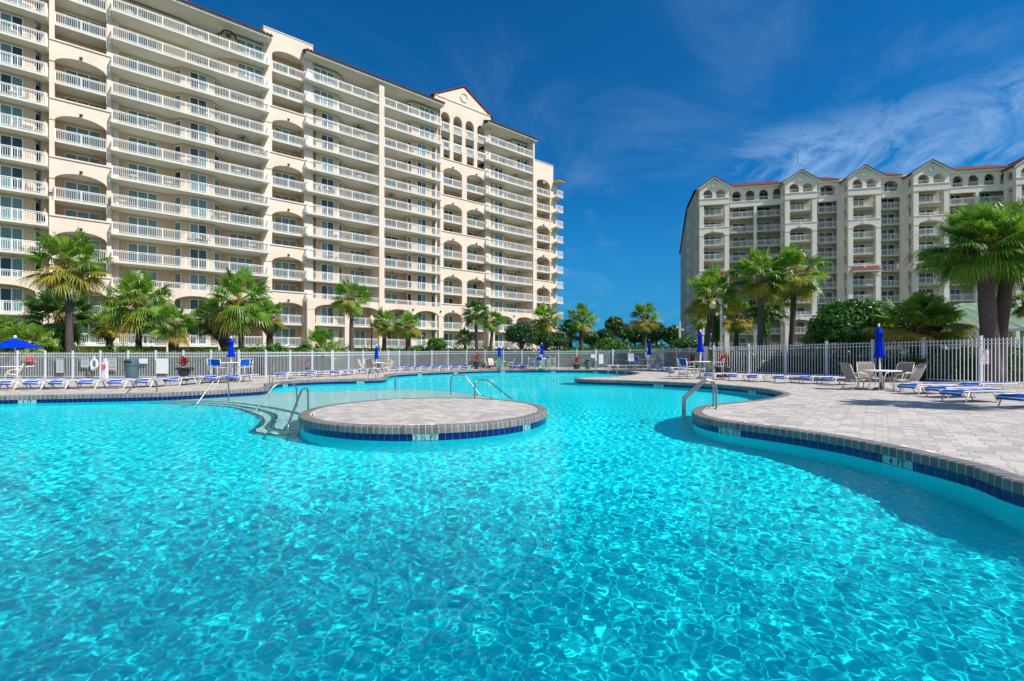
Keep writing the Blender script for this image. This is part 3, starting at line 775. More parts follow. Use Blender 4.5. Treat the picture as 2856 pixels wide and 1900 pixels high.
b = wall; b.poly([(gx0 + .4, -.004, GZ), (gx1 - .4, -.004, GZ), (gm, -.004, GZ + 2.9)]); b.poly([(gx1 - .4, 6.5, GZ), (gx0 + .4, 6.5, GZ), (gm, 6.5, GZ + 2.9)])
wall.box(gx0 + .4, uF0 - .003, -.004, 6.5, Z13 + .5, GZ)
for sx_, xe in ((-1, gx0), (1, gx1)):
    A = [(xe, -.18, GZ - .28), (gm, -.18, GZ + 3.0), (gm, 6.9, GZ + 3.0), (xe, 6.9, GZ - .28)]
    up = [(p[0], p[1], p[2] + .2) for p in A]
    cut()
    roof.quad(*(up if sx_ < 0 else up[::-1])); roof.quad(*A); roof.quad(A[0], A[1], up[1], up[0]); roof.quad(A[0], A[3], up[3], up[0])
trim.box(gx0 + .4, gx1 - .4, -.1, -.006, GZ - .1, GZ + .03)
def ring(b, cx, cz, y, r, t=.12, n=28):
    for i in range(n):
        a, c = 2 * math.pi * i / n, 2 * math.pi * (i + 1) / n
        P = lambda q, rr, yy: (cx + rr * math.cos(q), yy, cz + rr * math.sin(q))
        b.quad(P(a, r, y), P(c, r, y), P(c, r + t, y), P(a, r + t, y)); b.quad(P(a, r + t, y), P(c, r + t, y), P(c, r + t, y + .12), P(a, r + t, y + .12)); b.quad(P(a, r, y + .12), P(c, r, y + .12), P(c, r, y), P(a, r, y))
LB.put('medallion', lambda b: ring(b, gm, GZ + 1.25, -.13, .62), M['stucco'], None, 9)
# section G
secG = [(1371, .4, 0), (1379, .4, 2), (1401, .4, 0), (1405, .4, 0), (1409, 2.4, 0), (1411, 2.4, 3), (1442, 2.4, 0), (1468, 2.4, 0)]
secGt = [(1371, 2.2, 0), (1380, 2.2, 3), (1408, 2.2, 0), (1432, .4, 0), (1441, .4, 3), (1470, .4, 0), (1480, .4, 0)]
long_section(1363, 1488, [(secG, 0, 10), (secGt, 11, 12)], [(1380, 1430), (1441, 1488)], endR=False)
cut()
wall.box(U(1487, -1), U(1491, -1), -1.0, 2.7, -.3, Z13)
eave(U(1359, -.9), U(1494, -.9), Z13)
cut()
# bay H, lower
arch_bay(U(1489), U(1543), [(U(1497), U(1534))], [2, 4, 6, 8], 11, zk(12) + .1, range(0, 11), [(U(1500, 2), U(1529, 2), 3)], rise=.8)
cut()
trim.box(U(1489) - .05, U(1543) + .05, -.08, 6.6, zk(12) + .1, zk(12) + .22)
# end balconies I
for k in range(0, 11):
    u0, u1 = U(1542), U(1571, -1.2)
    slab_part(LB, u0, u1, -1.2, 2.7, zk(k), [((u0, -1.14), (u1 - .05, -1.14)), ((u1 - .05, -1.14), (u1 - .05, 2))], near(u0, 0) * 2)
wall.box(U(1543) + .005, U(1556, 0), .3, 12, 0, zk(11)); 
fasc.box(U(1543) + .01, U(1571, -1.2) + .3, -1.5, 12.5, zk(11) - .05, zk(11) + .12); roof.box(U(1543) + .01, U(1571, -1.2) + .4, -1.6, 12.6, zk(11) + .123, zk(11) + .25)
# the block behind the balconies, and the ground storey
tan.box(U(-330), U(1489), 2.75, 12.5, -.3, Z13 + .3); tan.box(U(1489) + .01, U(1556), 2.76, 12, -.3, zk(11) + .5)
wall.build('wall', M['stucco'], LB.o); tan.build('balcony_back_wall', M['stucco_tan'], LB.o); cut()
an = MB(); an.box(U(519) - .03, U(519) + .03, 0, .06, Z13, Z13 + 6); an.build('roof_mast', M['rail_white'], LB.o)
def plaque(b):
    cx_ = U(637, -.2); z0 = zk(12) + .9; pts = [(cx_ + .75 * math.cos(math.pi * i / 10), -.3, z0 + .9 + .65 * math.sin(math.pi * i / 10)) for i in range(11)]
    b.tube([(cx_ + 1.0, -.3, z0)] + [(cx_ + 1.0, -.3, z0 + .8)] + pts + [(cx_ - 1.0, -.3, z0 + .8), (cx_ - 1.0, -.3, z0)], .09, 6); b.box(cx_ - .22, cx_ + .22, -.34, -.28, z0 + .7, z0 + 1.1)
LB.put('wall_ornament', plaque, M['lamp_black'], None, 9)
LB.flush(100)

# ceiling fans under some balcony slabs
def make_fan():
    e = empty('ceiling_fan', (0, 0, 0)); b = MB(); b.lathe([(.03, 0), (.03, -.25), (.13, -.27), (.15, -.34), (.08, -.42), (0, -.43)], 12); b.build('fan_motor', M['lamp_black'], e)
    for i in range(5):
        a = i * 2 * math.pi / 5; d = Vector((math.cos(a), math.sin(a))); n = Vector((-d.y, d.x)); q = MB()
        pts = [d * .12 - n * .05, d * .72 - n * .085, d * .72 + n * .085, d * .12 + n * .05]; q.prism([(p.x, p.y) for p in pts], -.36, -.345); q.build('fan_blade', M['lamp_black'], e)
    return e
fan0 = make_fan(); first = True
FANS = [(675, 6, 1.2, 'black ceiling fan under a balcony right of the long balcony row, high on the tower'), (685, 2, 0, ''), (1000, 10, 1.2, ''), (1092, 7, 1.2, '')]
FL = [(676, 1.0, 'black ceiling fan under the long balcony with the white draped table', 389, ), (684, 1.0, 'black ceiling fan low on the tower, two storeys above the palm crown', 579), (1000, 1.0, 'black ceiling fan on the third balcony down, left of the white pillar', 349), (1092, 1.0, 'black ceiling fan in the recess just right of the tall white pillar', 540), (1004, 1.0, 'small black ceiling fan low in the recess left of the tall pillar', 750), (1438, 1.0, 'black ceiling fan high in the recess right of the gabled bay', 487), (1095, 1.0, 'black ceiling fan low on the tower just above the round lamp, right of the pillar', 758), (1448, 1.0, 'small dark ceiling fan in the lower recess right of the gabled bay', 754)]
for px, y, lab, py in FL:
    u = U(px, y); P = LB.P0 + LB.ux * u + LB.uy * y; z = EYE - (py - HY) / F * P.y; k = round((z + .25 - ZL0) / ST); z = zk(k) - .24
    o = fan0 if first else copy_tree(fan0, (0, 0, 0)); first = False
    o.location = (P.x, P.y, z); o.rotation_euler = (0, 0, px * .7); tag(o, lab, 'ceiling fan', 'ceiling fans on the balconies')
# ---- right building
RB = Bld('apartment_block', (44.3, 91.8), (.975, -.223), 'pale apartment block with small gables and red tiled roof behind the palms on the right')
U = RB.u; ZR0 = 2.4; SR = 2.83
def zr(k): return ZR0 + SR * k
rw = MB(); rt = MB(); rr = MB(); rs = Queue(RB, 'cornice', M['trim_white'])
TD = 2.7      # how far the gabled towers stand forward
WT = zr(11) - .1   # eave level of the plain walls
def rslab(u0, u1, y0, y1, z, rails, w=1):
    def fn(b): b.box(u0, u1, y0, y1, z - .2, z)
    def rf(b):
        for a, c in rails: rail_seg(b, a, c, z, h=1.07, gap=.16, post=1.9)
    RB.put('balcony', fn, M['slab_white'], [('railing', rf, M['rail_white'])], w)
def rcut():
    global rr
    if rr.f: rr.build('roof', M['roof_tile'], RB.o)
    rr = MB()
def tower(p0, p1, wx0, wx1, panes, side=True, back_y=0.0, vis=1):
    y = -TD; u0, u1 = U(p0, y), U(p1, y); pw = .78; a, c = u0 + pw, u1 - pw; yb = back_y
    # piers
    rw.box(u0, a, y, y + .7, 0, zr(10) + .35); rw.box(c, u1, y, y + .7, 0, zr(10) + .35)
    for k in range(0, 11):
        if k == 10: r = []
        else: r = [((a, y + .2), (c, y + .2))] + ([((u0 + .15, y + .7), (u0 + .15, yb - .5))] if side else [])
        rslab(u0 + .05, u1 - .05, y + .1, yb - .004, zr(k), r, vis)
    for k in (2, 5, 8):
        zt = zr(k) + (.55 if k != 5 else .75)
        zs = zr(k) - 1.0
        spandrel(rw, a, c, zs, .6, zt, y + .003, y + .4, p=.6)
        rw.box(u0 - .05, u1 + .05, y - .06, y - .003, zt - .16, zt); rw.box(u0 - .04, a + .05, y - .05, y - .004, zs - .12, zs + .02); rw.box(c - .05, u1 + .04, y - .05, y - .004, zs - .12, zs + .02)
        if side: spandrel_side(rw, u0 + .003, u0 + .35, y + .7, yb - .55, zs + .1, .55, zt)
        m_ = (a + c) / 2; RB.put('spotlight', lambda b, m_=m_, zt=zt: b.box(m_ - .13, m_ + .13, y - .25, y - .07, zt - .5, zt - .3), M['trim_white'], None, vis)
    # tiled canopy over the fifth level
    zc = zr(5) - .1
    cb = MB(); cb.poly([(a - .4, y - .9, zc - .25), (c + .6, y - .9, zc - .25), (c + .3, y - .01, zc + .55), (a - .1, y - .01, zc + .55)]); cb.build('canopy', M['roof_tile'], RB.o)
    rs.box(a - .4, c + .6, y - .88, y - .01, zc - .42, zc - .27)
    # top storey: two small arches over a solid band
    zt = zr(10) + .35; rw.box(u0 - .06, u1 + .06, y - .08, y + .5, zr(10) - .85, zt - .003); rw.box(u0 - .14, u1 + .14, y - .16, y + .3, zt - .12, zt + .04)
    m_ = (u0 + u1) / 2; ztop = zr(11) - .43
    rw.box(u0, a - .1, y, y + .5, zt + .04, ztop); rw.box(c + .1, u1, y, y + .5, zt + .04, ztop); rw.box(m_ - .3, m_ + .3, y, y + .5, zt + .04, ztop - .003)
    spandrel(rw, a - .1, m_ - .3, zt + .75, .95, ztop, y + .003, y + .45, p=.5); spandrel(rw, m_ + .3, c + .1, zt + .75, .95, ztop, y + .003, y + .45, p=.5)
    if side:
        rw.box(u0 + .003, u0 + .4, y + .5, yb - .003, zr(10) - .85, zt); spandrel_side(rw, u0 + .003, u0 + .35, y + .8, yb - .6, zt + .75, .85, ztop)
        rw.box(u0 + .002, u0 + .36, yb - .6, yb - .004, 0, ztop); rw.box(u0 + .004, u0 + .36, y + .5, y + .8, zt, ztop)
    for s0, s1 in ((a - .1, m_ - .3), (m_ + .3, c + .1)):
        RB.put('railing', lambda b, s0=s0, s1=s1: rail_seg(b, (s0 + .02, y + .2), (s1 - .02, y + .2), zr(10) + .36, h=.75), M['rail_white'], None, vis)
    # gable
    e0, e1 = u0 - .45, u1 + .45; gh = 1.85; zg = ztop
    rw.poly([(u0, y, zg), (u1, y, zg), (m_, y, zg + gh * (u1 - u0) / (e1 - e0))]); rw.box(u0, u1, y + .001, y + .3, zg - .35, zg - .001)
    ring(rw, m_, zg + .62, y - .16, .36, .14)
    for sx_, xe in ((-1, e0), (1, e1)):
        A = [(xe, y - .4, zg - .12), (m_, y - .4, zg + gh + .1), (m_, 6, zg + gh + .1), (xe, 6, zg - .12)]
        up = [(p[0], p[1], p[2] + .16) for p in A]
        rr.quad(*(up if sx_ < 0 else up[::-1])); rr.quad(A[0], A[1], up[1], up[0]); rr.quad(A[0], A[3], up[3], up[0])
        dn = [(p[0], p[1] + .06, p[2] - .003) for p in A]; lo_ = [(p[0], p[1] + .06, p[2] - .22) for p in A]
        RB.put('gable_cornice', lambda b, dn=dn, lo_=lo_: (b.quad(*dn), b.quad(dn[0], dn[1], lo_[1], lo_[0]), b.quad(*lo_[::-1])), M['trim_white'], None, vis)
    # back wall and doors
    for k in range(0, 11): window(RB, 'w', (U(wx0, yb), yb - .002), (U(wx1, yb), yb - .002), zr(k) + .02, 2.1, panes, vis)
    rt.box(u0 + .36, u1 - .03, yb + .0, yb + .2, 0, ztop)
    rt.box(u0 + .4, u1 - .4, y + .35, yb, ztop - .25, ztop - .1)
def wall_bay(p0, p1, cols, pill, arches, vis=1, one_arch=False, yb=1.9):
    u0, u1 = U(p0), U(p1)
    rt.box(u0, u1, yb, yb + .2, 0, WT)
    for a, c in pill: rw.box(U(a), U(c), 0, .6, 0, zr(10) - .8)
    for k in range(0, 11):
        r = []
        if k < 10:
            ed = [u0] + [U(q) for pr in pill for q in pr] + [u1]
            r = [((ed[i] + .02, .1), (ed[i + 1] - .02, .1)) for i in range(0, len(ed), 2) if ed[i + 1] - ed[i] > .4]
        rslab(u0 + .01, u1 - .01, .03, yb, zr(k), r, vis)
        for a, c, pn in cols: window(RB, 'w', (U(a, yb), yb), (U(c, yb), yb), zr(k) + .02, 2.1, pn, vis)
    for i in range(len(cols) - 1):
        x = U(cols[i][1], yb) + 2.3; x = U((pill[0][0] + pill[0][1]) / 2) if pill else x; rt.box(x - .1, x + .1, .6, yb, 0, zr(10) - .2)
    # band and arches of the top storey
    rw.box(u0, u1, -.02, .5, zr(10) - .85, zr(10) + .1); rw.box(u0, u1, -.1, .3, zr(10) + .1, zr(10) + .22)
    n = arches; W = (u1 - u0) / n; ztop = WT
    for i in range(n):
        a, c = u0 + W * i, u0 + W * (i + 1); q = .38
        rw.box(a, a + q, 0, .45, zr(10) + .22, ztop); rw.box(c - q, c, 0, .45, zr(10) + .22, ztop)
        rw.box(a - .003, a + q + .08, -.06, .3, zr(10) + 1.18, zr(10) + 1.34); rw.box(c - q - .08, c + .003, -.061, .3, zr(10) + 1.18, zr(10) + 1.34)
        spandrel(rw, a + q, c - q, zr(10) + (1.3 if n > 1 else 1.6), .95 if n > 1 else .6, ztop, .003, .42, p=.5 if n > 1 else .6)
        RB.put('railing', lambda b, a=a, c=c: rail_seg(b, (a + q, .15), (c - q, .15), zr(10) + .2, h=.8), M['rail_white'], None, vis)
    rs.box(u0, u1, -.45, .1, WT - .06, WT + .28)
    rr.quad((u0 - .3, -.6, WT + .3), (u1 + .3, -.6, WT + .3), (u1 + .3, 6, WT + 3.0), (u0 - .3, 6, WT + 3.0))
    rr.quad((u0 - .3, -.6, WT + .22), (u1 + .3, -.6, WT + .22), (u1 + .3, -.6, WT + .3), (u0 - .3, -.6, WT + .3))
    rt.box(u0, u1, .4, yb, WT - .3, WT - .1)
tower(1951, 2034, 1963, 2012, 3, vis=3)
rcut()
wall_bay(2036, 2188, [(2043, 2081, 2), (2112, 2149, 2)], [(2103, 2110.5)], 4, 3)
rcut()
tower(2190, 2279, 2199, 2243, 2, vis=3)
rcut()
wall_bay(2282, 2336, [(2281, 2321, 2)], [], 1, 2.5, yb=1.2)
rcut()
rw.box(U(2336), U(2352), 0, .5, 0, WT); rs.box(U(2336), U(2366), -.3, .1, WT - .06, WT + .28); rw.box(U(2352) + .003, U(2368), .25, .5, 0, WT)
tower(2366, 2457, 2376, 2413, 2, vis=4)
rcut()
wall_bay(2459, 2512, [(2457, 2494, 2)], [], 1, 2.5, yb=1.2)
rcut()
rw.box(U(2512), U(2532), 0, .5, 0, WT); rs.box(U(2512), U(2548), -.3, .1, WT - .06, WT + .28); rw.box(U(2532) + .003, U(2552), .25, .5, 0, WT)
tower(2548, 2648, 2559, 2604, 2, vis=4)
rcut()
wall_bay(2650, 2828, [(2649, 2678, 2), (2734, 2759, 2)], [(2722, 2731)], 4, 3)
rcut()
tower(2834, 2934, 2845, 2885, 2, vis=2)
rcut()
wall_bay(2938, 3060, [(2950, 2985, 2)], [], 3, 1)
rcut()
# shaded end wall with its stepped, raked top
ub = U(1951) - .3; ue = U(1938, 0)
def depth_at(px):    # how far back the end wall runs to reach this column of the photograph
    lo, hi = 0.0, 60.0
    for _ in range(40):
        m_ = (lo + hi) / 2; P_ = RB.P0 + RB.ux * ue + RB.uy * m_
        if CX + F * P_.x / P_.y > px: lo = m_
        else: hi = m_
    return lo
d1, d2 = depth_at(1916), depth_at(1898)
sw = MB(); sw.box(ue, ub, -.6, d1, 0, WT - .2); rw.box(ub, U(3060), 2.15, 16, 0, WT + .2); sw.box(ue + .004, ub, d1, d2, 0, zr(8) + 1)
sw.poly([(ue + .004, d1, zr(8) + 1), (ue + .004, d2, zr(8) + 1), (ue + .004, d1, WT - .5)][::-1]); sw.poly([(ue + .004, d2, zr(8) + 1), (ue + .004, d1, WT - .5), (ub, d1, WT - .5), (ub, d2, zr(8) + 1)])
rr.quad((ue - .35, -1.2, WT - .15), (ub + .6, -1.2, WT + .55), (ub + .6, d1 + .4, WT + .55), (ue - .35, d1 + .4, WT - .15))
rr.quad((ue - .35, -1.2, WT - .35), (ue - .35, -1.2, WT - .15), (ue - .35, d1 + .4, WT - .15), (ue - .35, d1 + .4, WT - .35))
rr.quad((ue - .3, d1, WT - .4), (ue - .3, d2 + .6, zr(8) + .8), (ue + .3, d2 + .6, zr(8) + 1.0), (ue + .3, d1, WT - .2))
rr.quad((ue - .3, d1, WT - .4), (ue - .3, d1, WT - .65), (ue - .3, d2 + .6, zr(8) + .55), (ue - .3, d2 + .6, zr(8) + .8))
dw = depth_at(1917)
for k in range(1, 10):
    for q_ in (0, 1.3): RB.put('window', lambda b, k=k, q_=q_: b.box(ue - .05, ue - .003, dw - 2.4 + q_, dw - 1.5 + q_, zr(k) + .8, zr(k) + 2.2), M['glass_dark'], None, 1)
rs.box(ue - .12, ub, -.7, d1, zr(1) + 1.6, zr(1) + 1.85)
sw.build('end_wall', M['stucco_end_shade'], RB.o); rw.build('wall', M['stucco_pale'], RB.o); rt.build('balcony_back_wall', M['stucco_pale_shade'], RB.o); rcut()
an = MB(); t2 = (U(2190, -TD) + U(2279, -TD)) / 2; an.tube([(t2, -1, zr(11) + 3.2), (t2, -1, zr(11) + 5.8)], [.04, .02], 6); an.build('lightning_rod', M['lamp_black'], RB.o)
RB.flush(100)
# ------------------------------------------------------------------ fences
def fence(name, label, pts, Hs, gap=.10, post_w=.075, pick=.021, tall_extra=.07, gates=(), pl=1.75):
    """pts: plan points of the base line; Hs: picket height at each"""
    e = empty(name, (pts[0][0], pts[0][1], 0)); tag(e, label, 'fence'); O = Vector(pts[0])
    P = [Vector(p) for p in pts]; d = [0]
    for a, b in zip(P, P[1:]): d.append(d[-1] + (b - a).length)
    def ev(s):
        s = min(max(s, 0), d[-1] - 1e-6); j = 0
        while d[j + 1] < s: j += 1
        t = (s - d[j]) / (d[j + 1] - d[j]); return P[j].lerp(P[j + 1], t) - O, Hs[j] + (Hs[j + 1] - Hs[j]) * t, (P[j + 1] - P[j]).normalized()
    n = max(1, int(round(d[-1] / pl))); L = d[-1] / n
    for i in range(n + 1):
        q, h, dr = ev(i * L); w = post_w * (1.8 if i in gates else 1); b = MB(); b.box(q.x - w / 2, q.x + w / 2, q.y - w / 2, q.y + w / 2, 0, h + tall_extra); b.box(q.x - w / 2 - .008, q.x + w / 2 + .008, q.y - w / 2 - .008, q.y + w / 2 + .008, h + tall_extra + .001, h + tall_extra + .025)
        b.build('post', M['fence_white'], e)
    for i in range(n):
        b = MB(); q0, h0, dr = ev(i * L); q1, h1, _ = ev((i + 1) * L - 1e-4); dd = (q1 - q0).normalized(); nn = Vector((-dd.y, dd.x)); LL = (q1 - q0).length
        a0 = q0 + dd * post_w / 2; a1 = q1 - dd * post_w / 2
        for zf in (.09, -.30, -.115):
            za, zb = (zf, zf) if zf > 0 else (h0 + zf, h1 + zf)
            for s0, s1, z0, z1 in ((a0, a1, za, zb),):
                w = .018; V = [s0 - nn * w, s1 - nn * w, s1 + nn * w, s0 + nn * w]; zz = [z0, z1, z1, z0]
                lo = [(v.x, v.y, z) for v, z in zip(V, zz)]; hi = [(v.x, v.y, z + .035) for v, z in zip(V, zz)]
                for k in range(4): j = (k + 1) % 4; b.quad(lo[k], lo[j], hi[j], hi[k])
                b.quad(*hi); b.quad(*lo[::-1])
        k = int(round(LL / gap))
        for j in range(1, k):
            t = j / k; c = q0.lerp(q1, t); h = h0 + (h1 - h0) * t; w = pick / 2
            hd_ = w * .5; b.box(c.x - w, c.x + w, c.y - hd_, c.y + hd_, .05, h - .03, caps=False); m_ = len(b.v)
            b.v += [(c.x - w, c.y - hd_, h - .03), (c.x + w, c.y - hd_, h - .03), (c.x + w, c.y + hd_, h - .03), (c.x - w, c.y + hd_, h - .03), (c.x, c.y, h + .01)]
            for q in range(4): b.f.append((m_ + q, m_ + (q + 1) % 4, m_ + 4)); b.m.append(0)
        b.build('picket_panel', M['fence_white'], e)
    return ev, O
def hpt(px, yb, yt):
    p = G(px, yb); return (p.x, p.y), EYE - (yt - HY) / F * p.y
def fpath(L):
    a = [hpt(*q) for q in L]; return [q[0] for q in a], [q[1] for q in a]
pa, ha = fpath([(-260, 1055.2, 982), (0, 1055.2, 982), (200, 1055.2, 982.5), (490, 1055.2, 981.5), (718, 1055.2, 980), (927, 1045, 980)])
evL, OL = fence('picket_fence', 'white picket fence with signs running behind the left row of blue loungers', pa, ha, gates=(16, 17), gap=.098, pl=1.7)
pb, hb = fpath([(928, 1044.8, 980), (1124, 1032.1, 979), (1250, 1029, 978.5), (1370, 1028.7, 978), (1660, 1028.7, 977.5)])
fence('picket_fence', 'white picket fence along the far end of the pool behind the tan chairs', pb, hb)
pc, hc = fpath([(1661.5, 1028.7, 977.4), (1694, 1028.7, 977.4), (1800, 1030.5, 974), (1870, 1033, 972), (1964, 1038, 969.5)])
fence('picket_fence', 'white picket fence with thick gate posts and small signs, right of the grey bin', pc, hc, gates=(0, 1))
pd, hd = fpath([(1991, 1039.5, 968), (2062, 1041.5, 965), (2150, 1044.5, 962), (2280, 1049.5, 957.5), (2400, 1054, 954), (2520, 1059.5, 950.5), (2660, 1066, 946.5), (2830, 1075.5, 941), (3100, 1094, 930)])
evR, OR = fence('picket_fence', 'tall white picket fence along the right deck with a no smoking sign', pd, hd, gap=.165, post_w=.12, pick=.036, pl=2.5, tall_extra=.11)
# white solid screen beside it
b = MB(); p0 = G(1965, 1038); p1 = G(1990, 1039.5); b.box(p0.x, p1.x, p0.y - .05, p0.y + .05, 0, 1.95); b.box(p0.x - .02, p1.x + .02, p0.y - .07, p0.y + .07, 1.952, 2.03)
tag(b.build('privacy_screen', M['fence_white']), 'white solid screen between two picket fences behind the right bar table', 'screen')

# ------------------------------------------------------------------ signs and things fixed to fences
def board(name, px0, px1, py0, py1, Y, m, label, cat='sign', th=.02, border=None, lines=(), thick_border=None):
    a = at(px0, py0, Y); c = at(px1, py1, Y); w = c.x - a.x; h = a.z - c.z
    e = empty(name, ((a.x + c.x) / 2, Y, c.z)); tag(e, label, cat)
    b = MB(); b.box(-w / 2, w / 2, -th, 0, 0, h); b.build('panel', m, e)
    if border:
        b = MB(); t = .018; b.box(-w / 2 - t, w / 2 + t, -th - .006, .004, -t, -.0005); b.box(-w / 2 - t, w / 2 + t, -th - .006, .004, h + .0005, h + t); b.box(-w / 2 - t, -w / 2 - .0005, -th - .006, .004, 0, h); b.box(w / 2 + .0005, w / 2 + t, -th - .006, .004, 0, h); b.build('frame', border, e)
    for s, fx, fz, size, mt in lines: text(s, min(size * h, w * 1.35 / len(s)), mt, e, (fx * w, -th - .002, fz * h), (R(90), 0, 0))
    return e, w, h
YF = 28.12
board('warning_sign', 72, 94, 998, 1010, 28.12, M['sign_red'], 'small red sign on the left fence above the tan chair', lines=[('WARNING', 0, .72, .24, M['sign_white']), ('NO GLASS', 0, .30, .26, M['sign_white'])])
board('notice_board', 157, 179, 999, 1040, YF, M['sign_grey'], 'framed grey notice board with fine print on the left fence', border=M['dark_plastic'], lines=[('POOL RULES', 0, .9, .07, M['text_black'])] + [('-----------------', 0, .78 - i * .09, .06, M['text_black']) for i in range(8)])
board('warning_sign', 226, 247, 998, 1025, YF, M['sign_grey'], 'grey NO DIVING ALLOWED sign left of the life ring', lines=[('WARNING', 0, .86, .15, M['text_black']), ('NO DIVING', 0, .63, .19, M['text_black']), ('ALLOWED', 0, .38, .19, M['text_black']), ('________', 0, .14, .2, M['text_black'])])
board('warning_sign', 296, 324, 999, 1034, YF, M['sign_grey'], 'large grey NO LIFEGUARD ON DUTY sign right of the life ring', lines=[('NO LIFEGUARD', 0, .87, .16, M['text_black']), ('ON DUTY', 0, .66, .18, M['text_black']), ('SWIM AT YOUR', 0, .45, .14, M['text_black']), ('OWN RISK', 0, .27, .14, M['text_black']), ('▬▬▬▬', 0, .08, .15, M['text_black'])])
board('blank_panel', 388, 412, 1000, 1014.5, YF, M['sign_white'], 'small blank white panel on the left fence above the grey bin', 'panel')
board('blank_panel', 436, 469, 1000, 1042, YF, M['sign_white'], 'large blank white panel on the gate of the left fence', 'panel')
board('rules_sign', 1752, 1767, 987, 1007.5, 43.6, M['sign_white'], 'white rules sign with a dark band on the far fence right of the gate', border=M['sign_grey'], lines=[('POOL', 0, .8, .2, M['text_black']), ('RULES', 0, .58, .2, M['text_black']), ('30', 0, .32, .22, M['text_black']), ('_____', 0, .12, .2, M['text_black'])])
board('rules_sign', 1799, 1811, 986, 998, 43.2, M['sign_grey'], 'small grey sign on the far fence left of the middle closed umbrella')
board('rules_sign', 1838, 1851, 986, 999, 42.2, M['sign_grey'], 'small grey sign on the fence above the rightmost high chair of the middle bar table')
board('warning_sign', 1876, 1885, 987, 997, 39.5, M['sign_red'], 'small pink-red sign on the fence between the two right bar tables', lines=[('NO', 0, .75, .25, M['sign_white']), ('DIVING', 0, .3, .22, M['sign_white'])])
board('blank_panel', 1670, 1683, 988.5, 1015, 45, M['sign_white'], 'blank white panel on the far gate right of the grey bin', 'panel')
board('blank_panel', 1648, 1659, 989, 998, 45, M['sign_white'], 'small pale panel on the far fence left of the gate, above the bin', 'panel')
e, w, h = board('no_smoking_sign', 2731, 2757.5, 975, 1015.5, 22.85, M['sign_white'], 'white NO SMOKING EXCEPT IN DESIGNATED AREAS sign on the right fence', lines=[('NO SMOKING', 0, .54, .10, M['text_black']), ('EXCEPT IN', 0, .40, .09, M['text_black']), ('DESIGNATED', 0, .26, .10, M['text_black']), ('AREAS', 0, .12, .10, M['text_black'])])
b = MB(); t = .008
for z0, z1, x0, x1 in ((.03, .03 + t, -w * .44, w * .44), (h - .03 - t, h - .03, -w * .44, w * .44), (.03, h - .03, -w * .44, -w * .44 + t), (.03, h - .03, w * .44 - t, w * .44)): b.box(x0, x1, -.0235, -.0205, z0, z1)
ring_b = MB(); ring(b, 0, h * .78, -.024, w * .20, w * .05, 20); b.tube([(-w * .15, -.026, h * .78 + w * .15), (w * .15, -.026, h * .78 - w * .15)], .006, 5); b.box(-w * .12, w * .1, -.0235, -.021, h * .775, h * .79); b.build('red_symbol', M['text_red'], e)
# life ring with rope on a post
e = empty('life_ring', at(264.5, 1015, 28.0)); tag(e, 'white life ring with coiled rope hanging on a post of the left fence', 'life ring')
b = MB(); n = 24; pts = [(.19 * math.sin(2 * math.pi * i / n), -.05, .27 * math.cos(2 * math.pi * i / n)) for i in range(n + 1)]; b.tube(pts, .055, 8, False); b.build('ring', M['rope_white'], e, True)
b = MB(); b.tube([(.02, -.08, .25), (-.06, -.1, .38), (.03, -.08, .48), (.07, -.1, .36), (.0, -.12, .22), (-.12, -.12, -.1), (-.1, -.1, -.35), (.05, -.1, -.38)], .02, 6); b.build('rope', M['rope_white'], e, True)
# emergency phone post
e = empty('emergency_phone_post', G(293, 1058)); tag(e, 'white post with red EMERGENCY phone box beside the life ring', 'phone post')
b = MB(); b.box(-.11, .11, -.09, .09, 0, 1.02); b.box(-.06, .06, -.05, .05, 1.02, 1.2); b.build('post', M['fence_white'], e)
b = MB(); b.box(-.105, .105, -.14, -.095, .62, .84); b.build('phone_box', M['sign_red'], e)
text('EMERGENCY', .03, M['sign_white'], e, (0, -.142, .77), (R(90), 0, 0)); text('911', .07, M['sign_white'], e, (0, -.142, .69), (R(90), 0, 0))

# ------------------------------------------------------------------ stainless rails and ladders
def handrail(name, px_pts, Y0, Y1, label, r=.026, dz=0, group=None, off=None):
    x0, x1 = px_pts[0][0], px_pts[-1][0]; W = []
    for x, y in px_pts:
        t = (x - x0) / (x1 - x0) if abs(x1 - x0) > 1 else 0
        W.append(at(x, y, Y0 + (Y1 - Y0) * min(1, max(0, t))))
    if dz: W = [W[0] + Vector((0, 0, -dz)) + (W[0] - W[1]).normalized() * 0] + W if False else W
    # extend both feet down
    a = W[0] + (W[0] - W[1]).normalized() * dz; c = W[-1] + Vector((0, 0, -dz))
    W = [a] + W + [c]
    # round the corners
    sm = [W[0]]
    for i in range(1, len(W) - 1):
        p0, p1, p2 = W[i - 1], W[i], W[i + 1]; k = min(.16, (p1 - p0).length * .45, (p2 - p1).length * .45)
        a, c = p1 + (p0 - p1).normalized() * k, p1 + (p2 - p1).normalized() * k
        for j in range(6): t = j / 5; sm.append(a * (1 - t) ** 2 + p1 * 2 * t * (1 - t) + c * t * t)
    sm.append(W[-1]); b = MB(); b.tube([p for p in sm], r, 10)
    if off is not None:
        b.tube([p + Vector(off) for p in sm], r, 10)
        for q in (c, c + Vector(off)): 
            pass
    base = sm[0].copy(); b.v = [tuple(Vector(v) - base) for v in b.v]
    o = b.build(name, M['steel'], smooth=True, loc=base); tag(o, label, 'handrail' if off is None else 'ladder', group); return o
Yw = lambda y: (EYE - ZW) * F / (y - HY)
Yd = lambda y: EYE * F / (y - HY)
handrail('handrail', [(336, 1118), (384, 1061), (398, 1056.5), (424, 1056.5), (437, 1064), (438, 1112)], Yw(1119), Yw(1113), 'leftmost slanted steel handrail, in front of the left loungers', dz=.35)
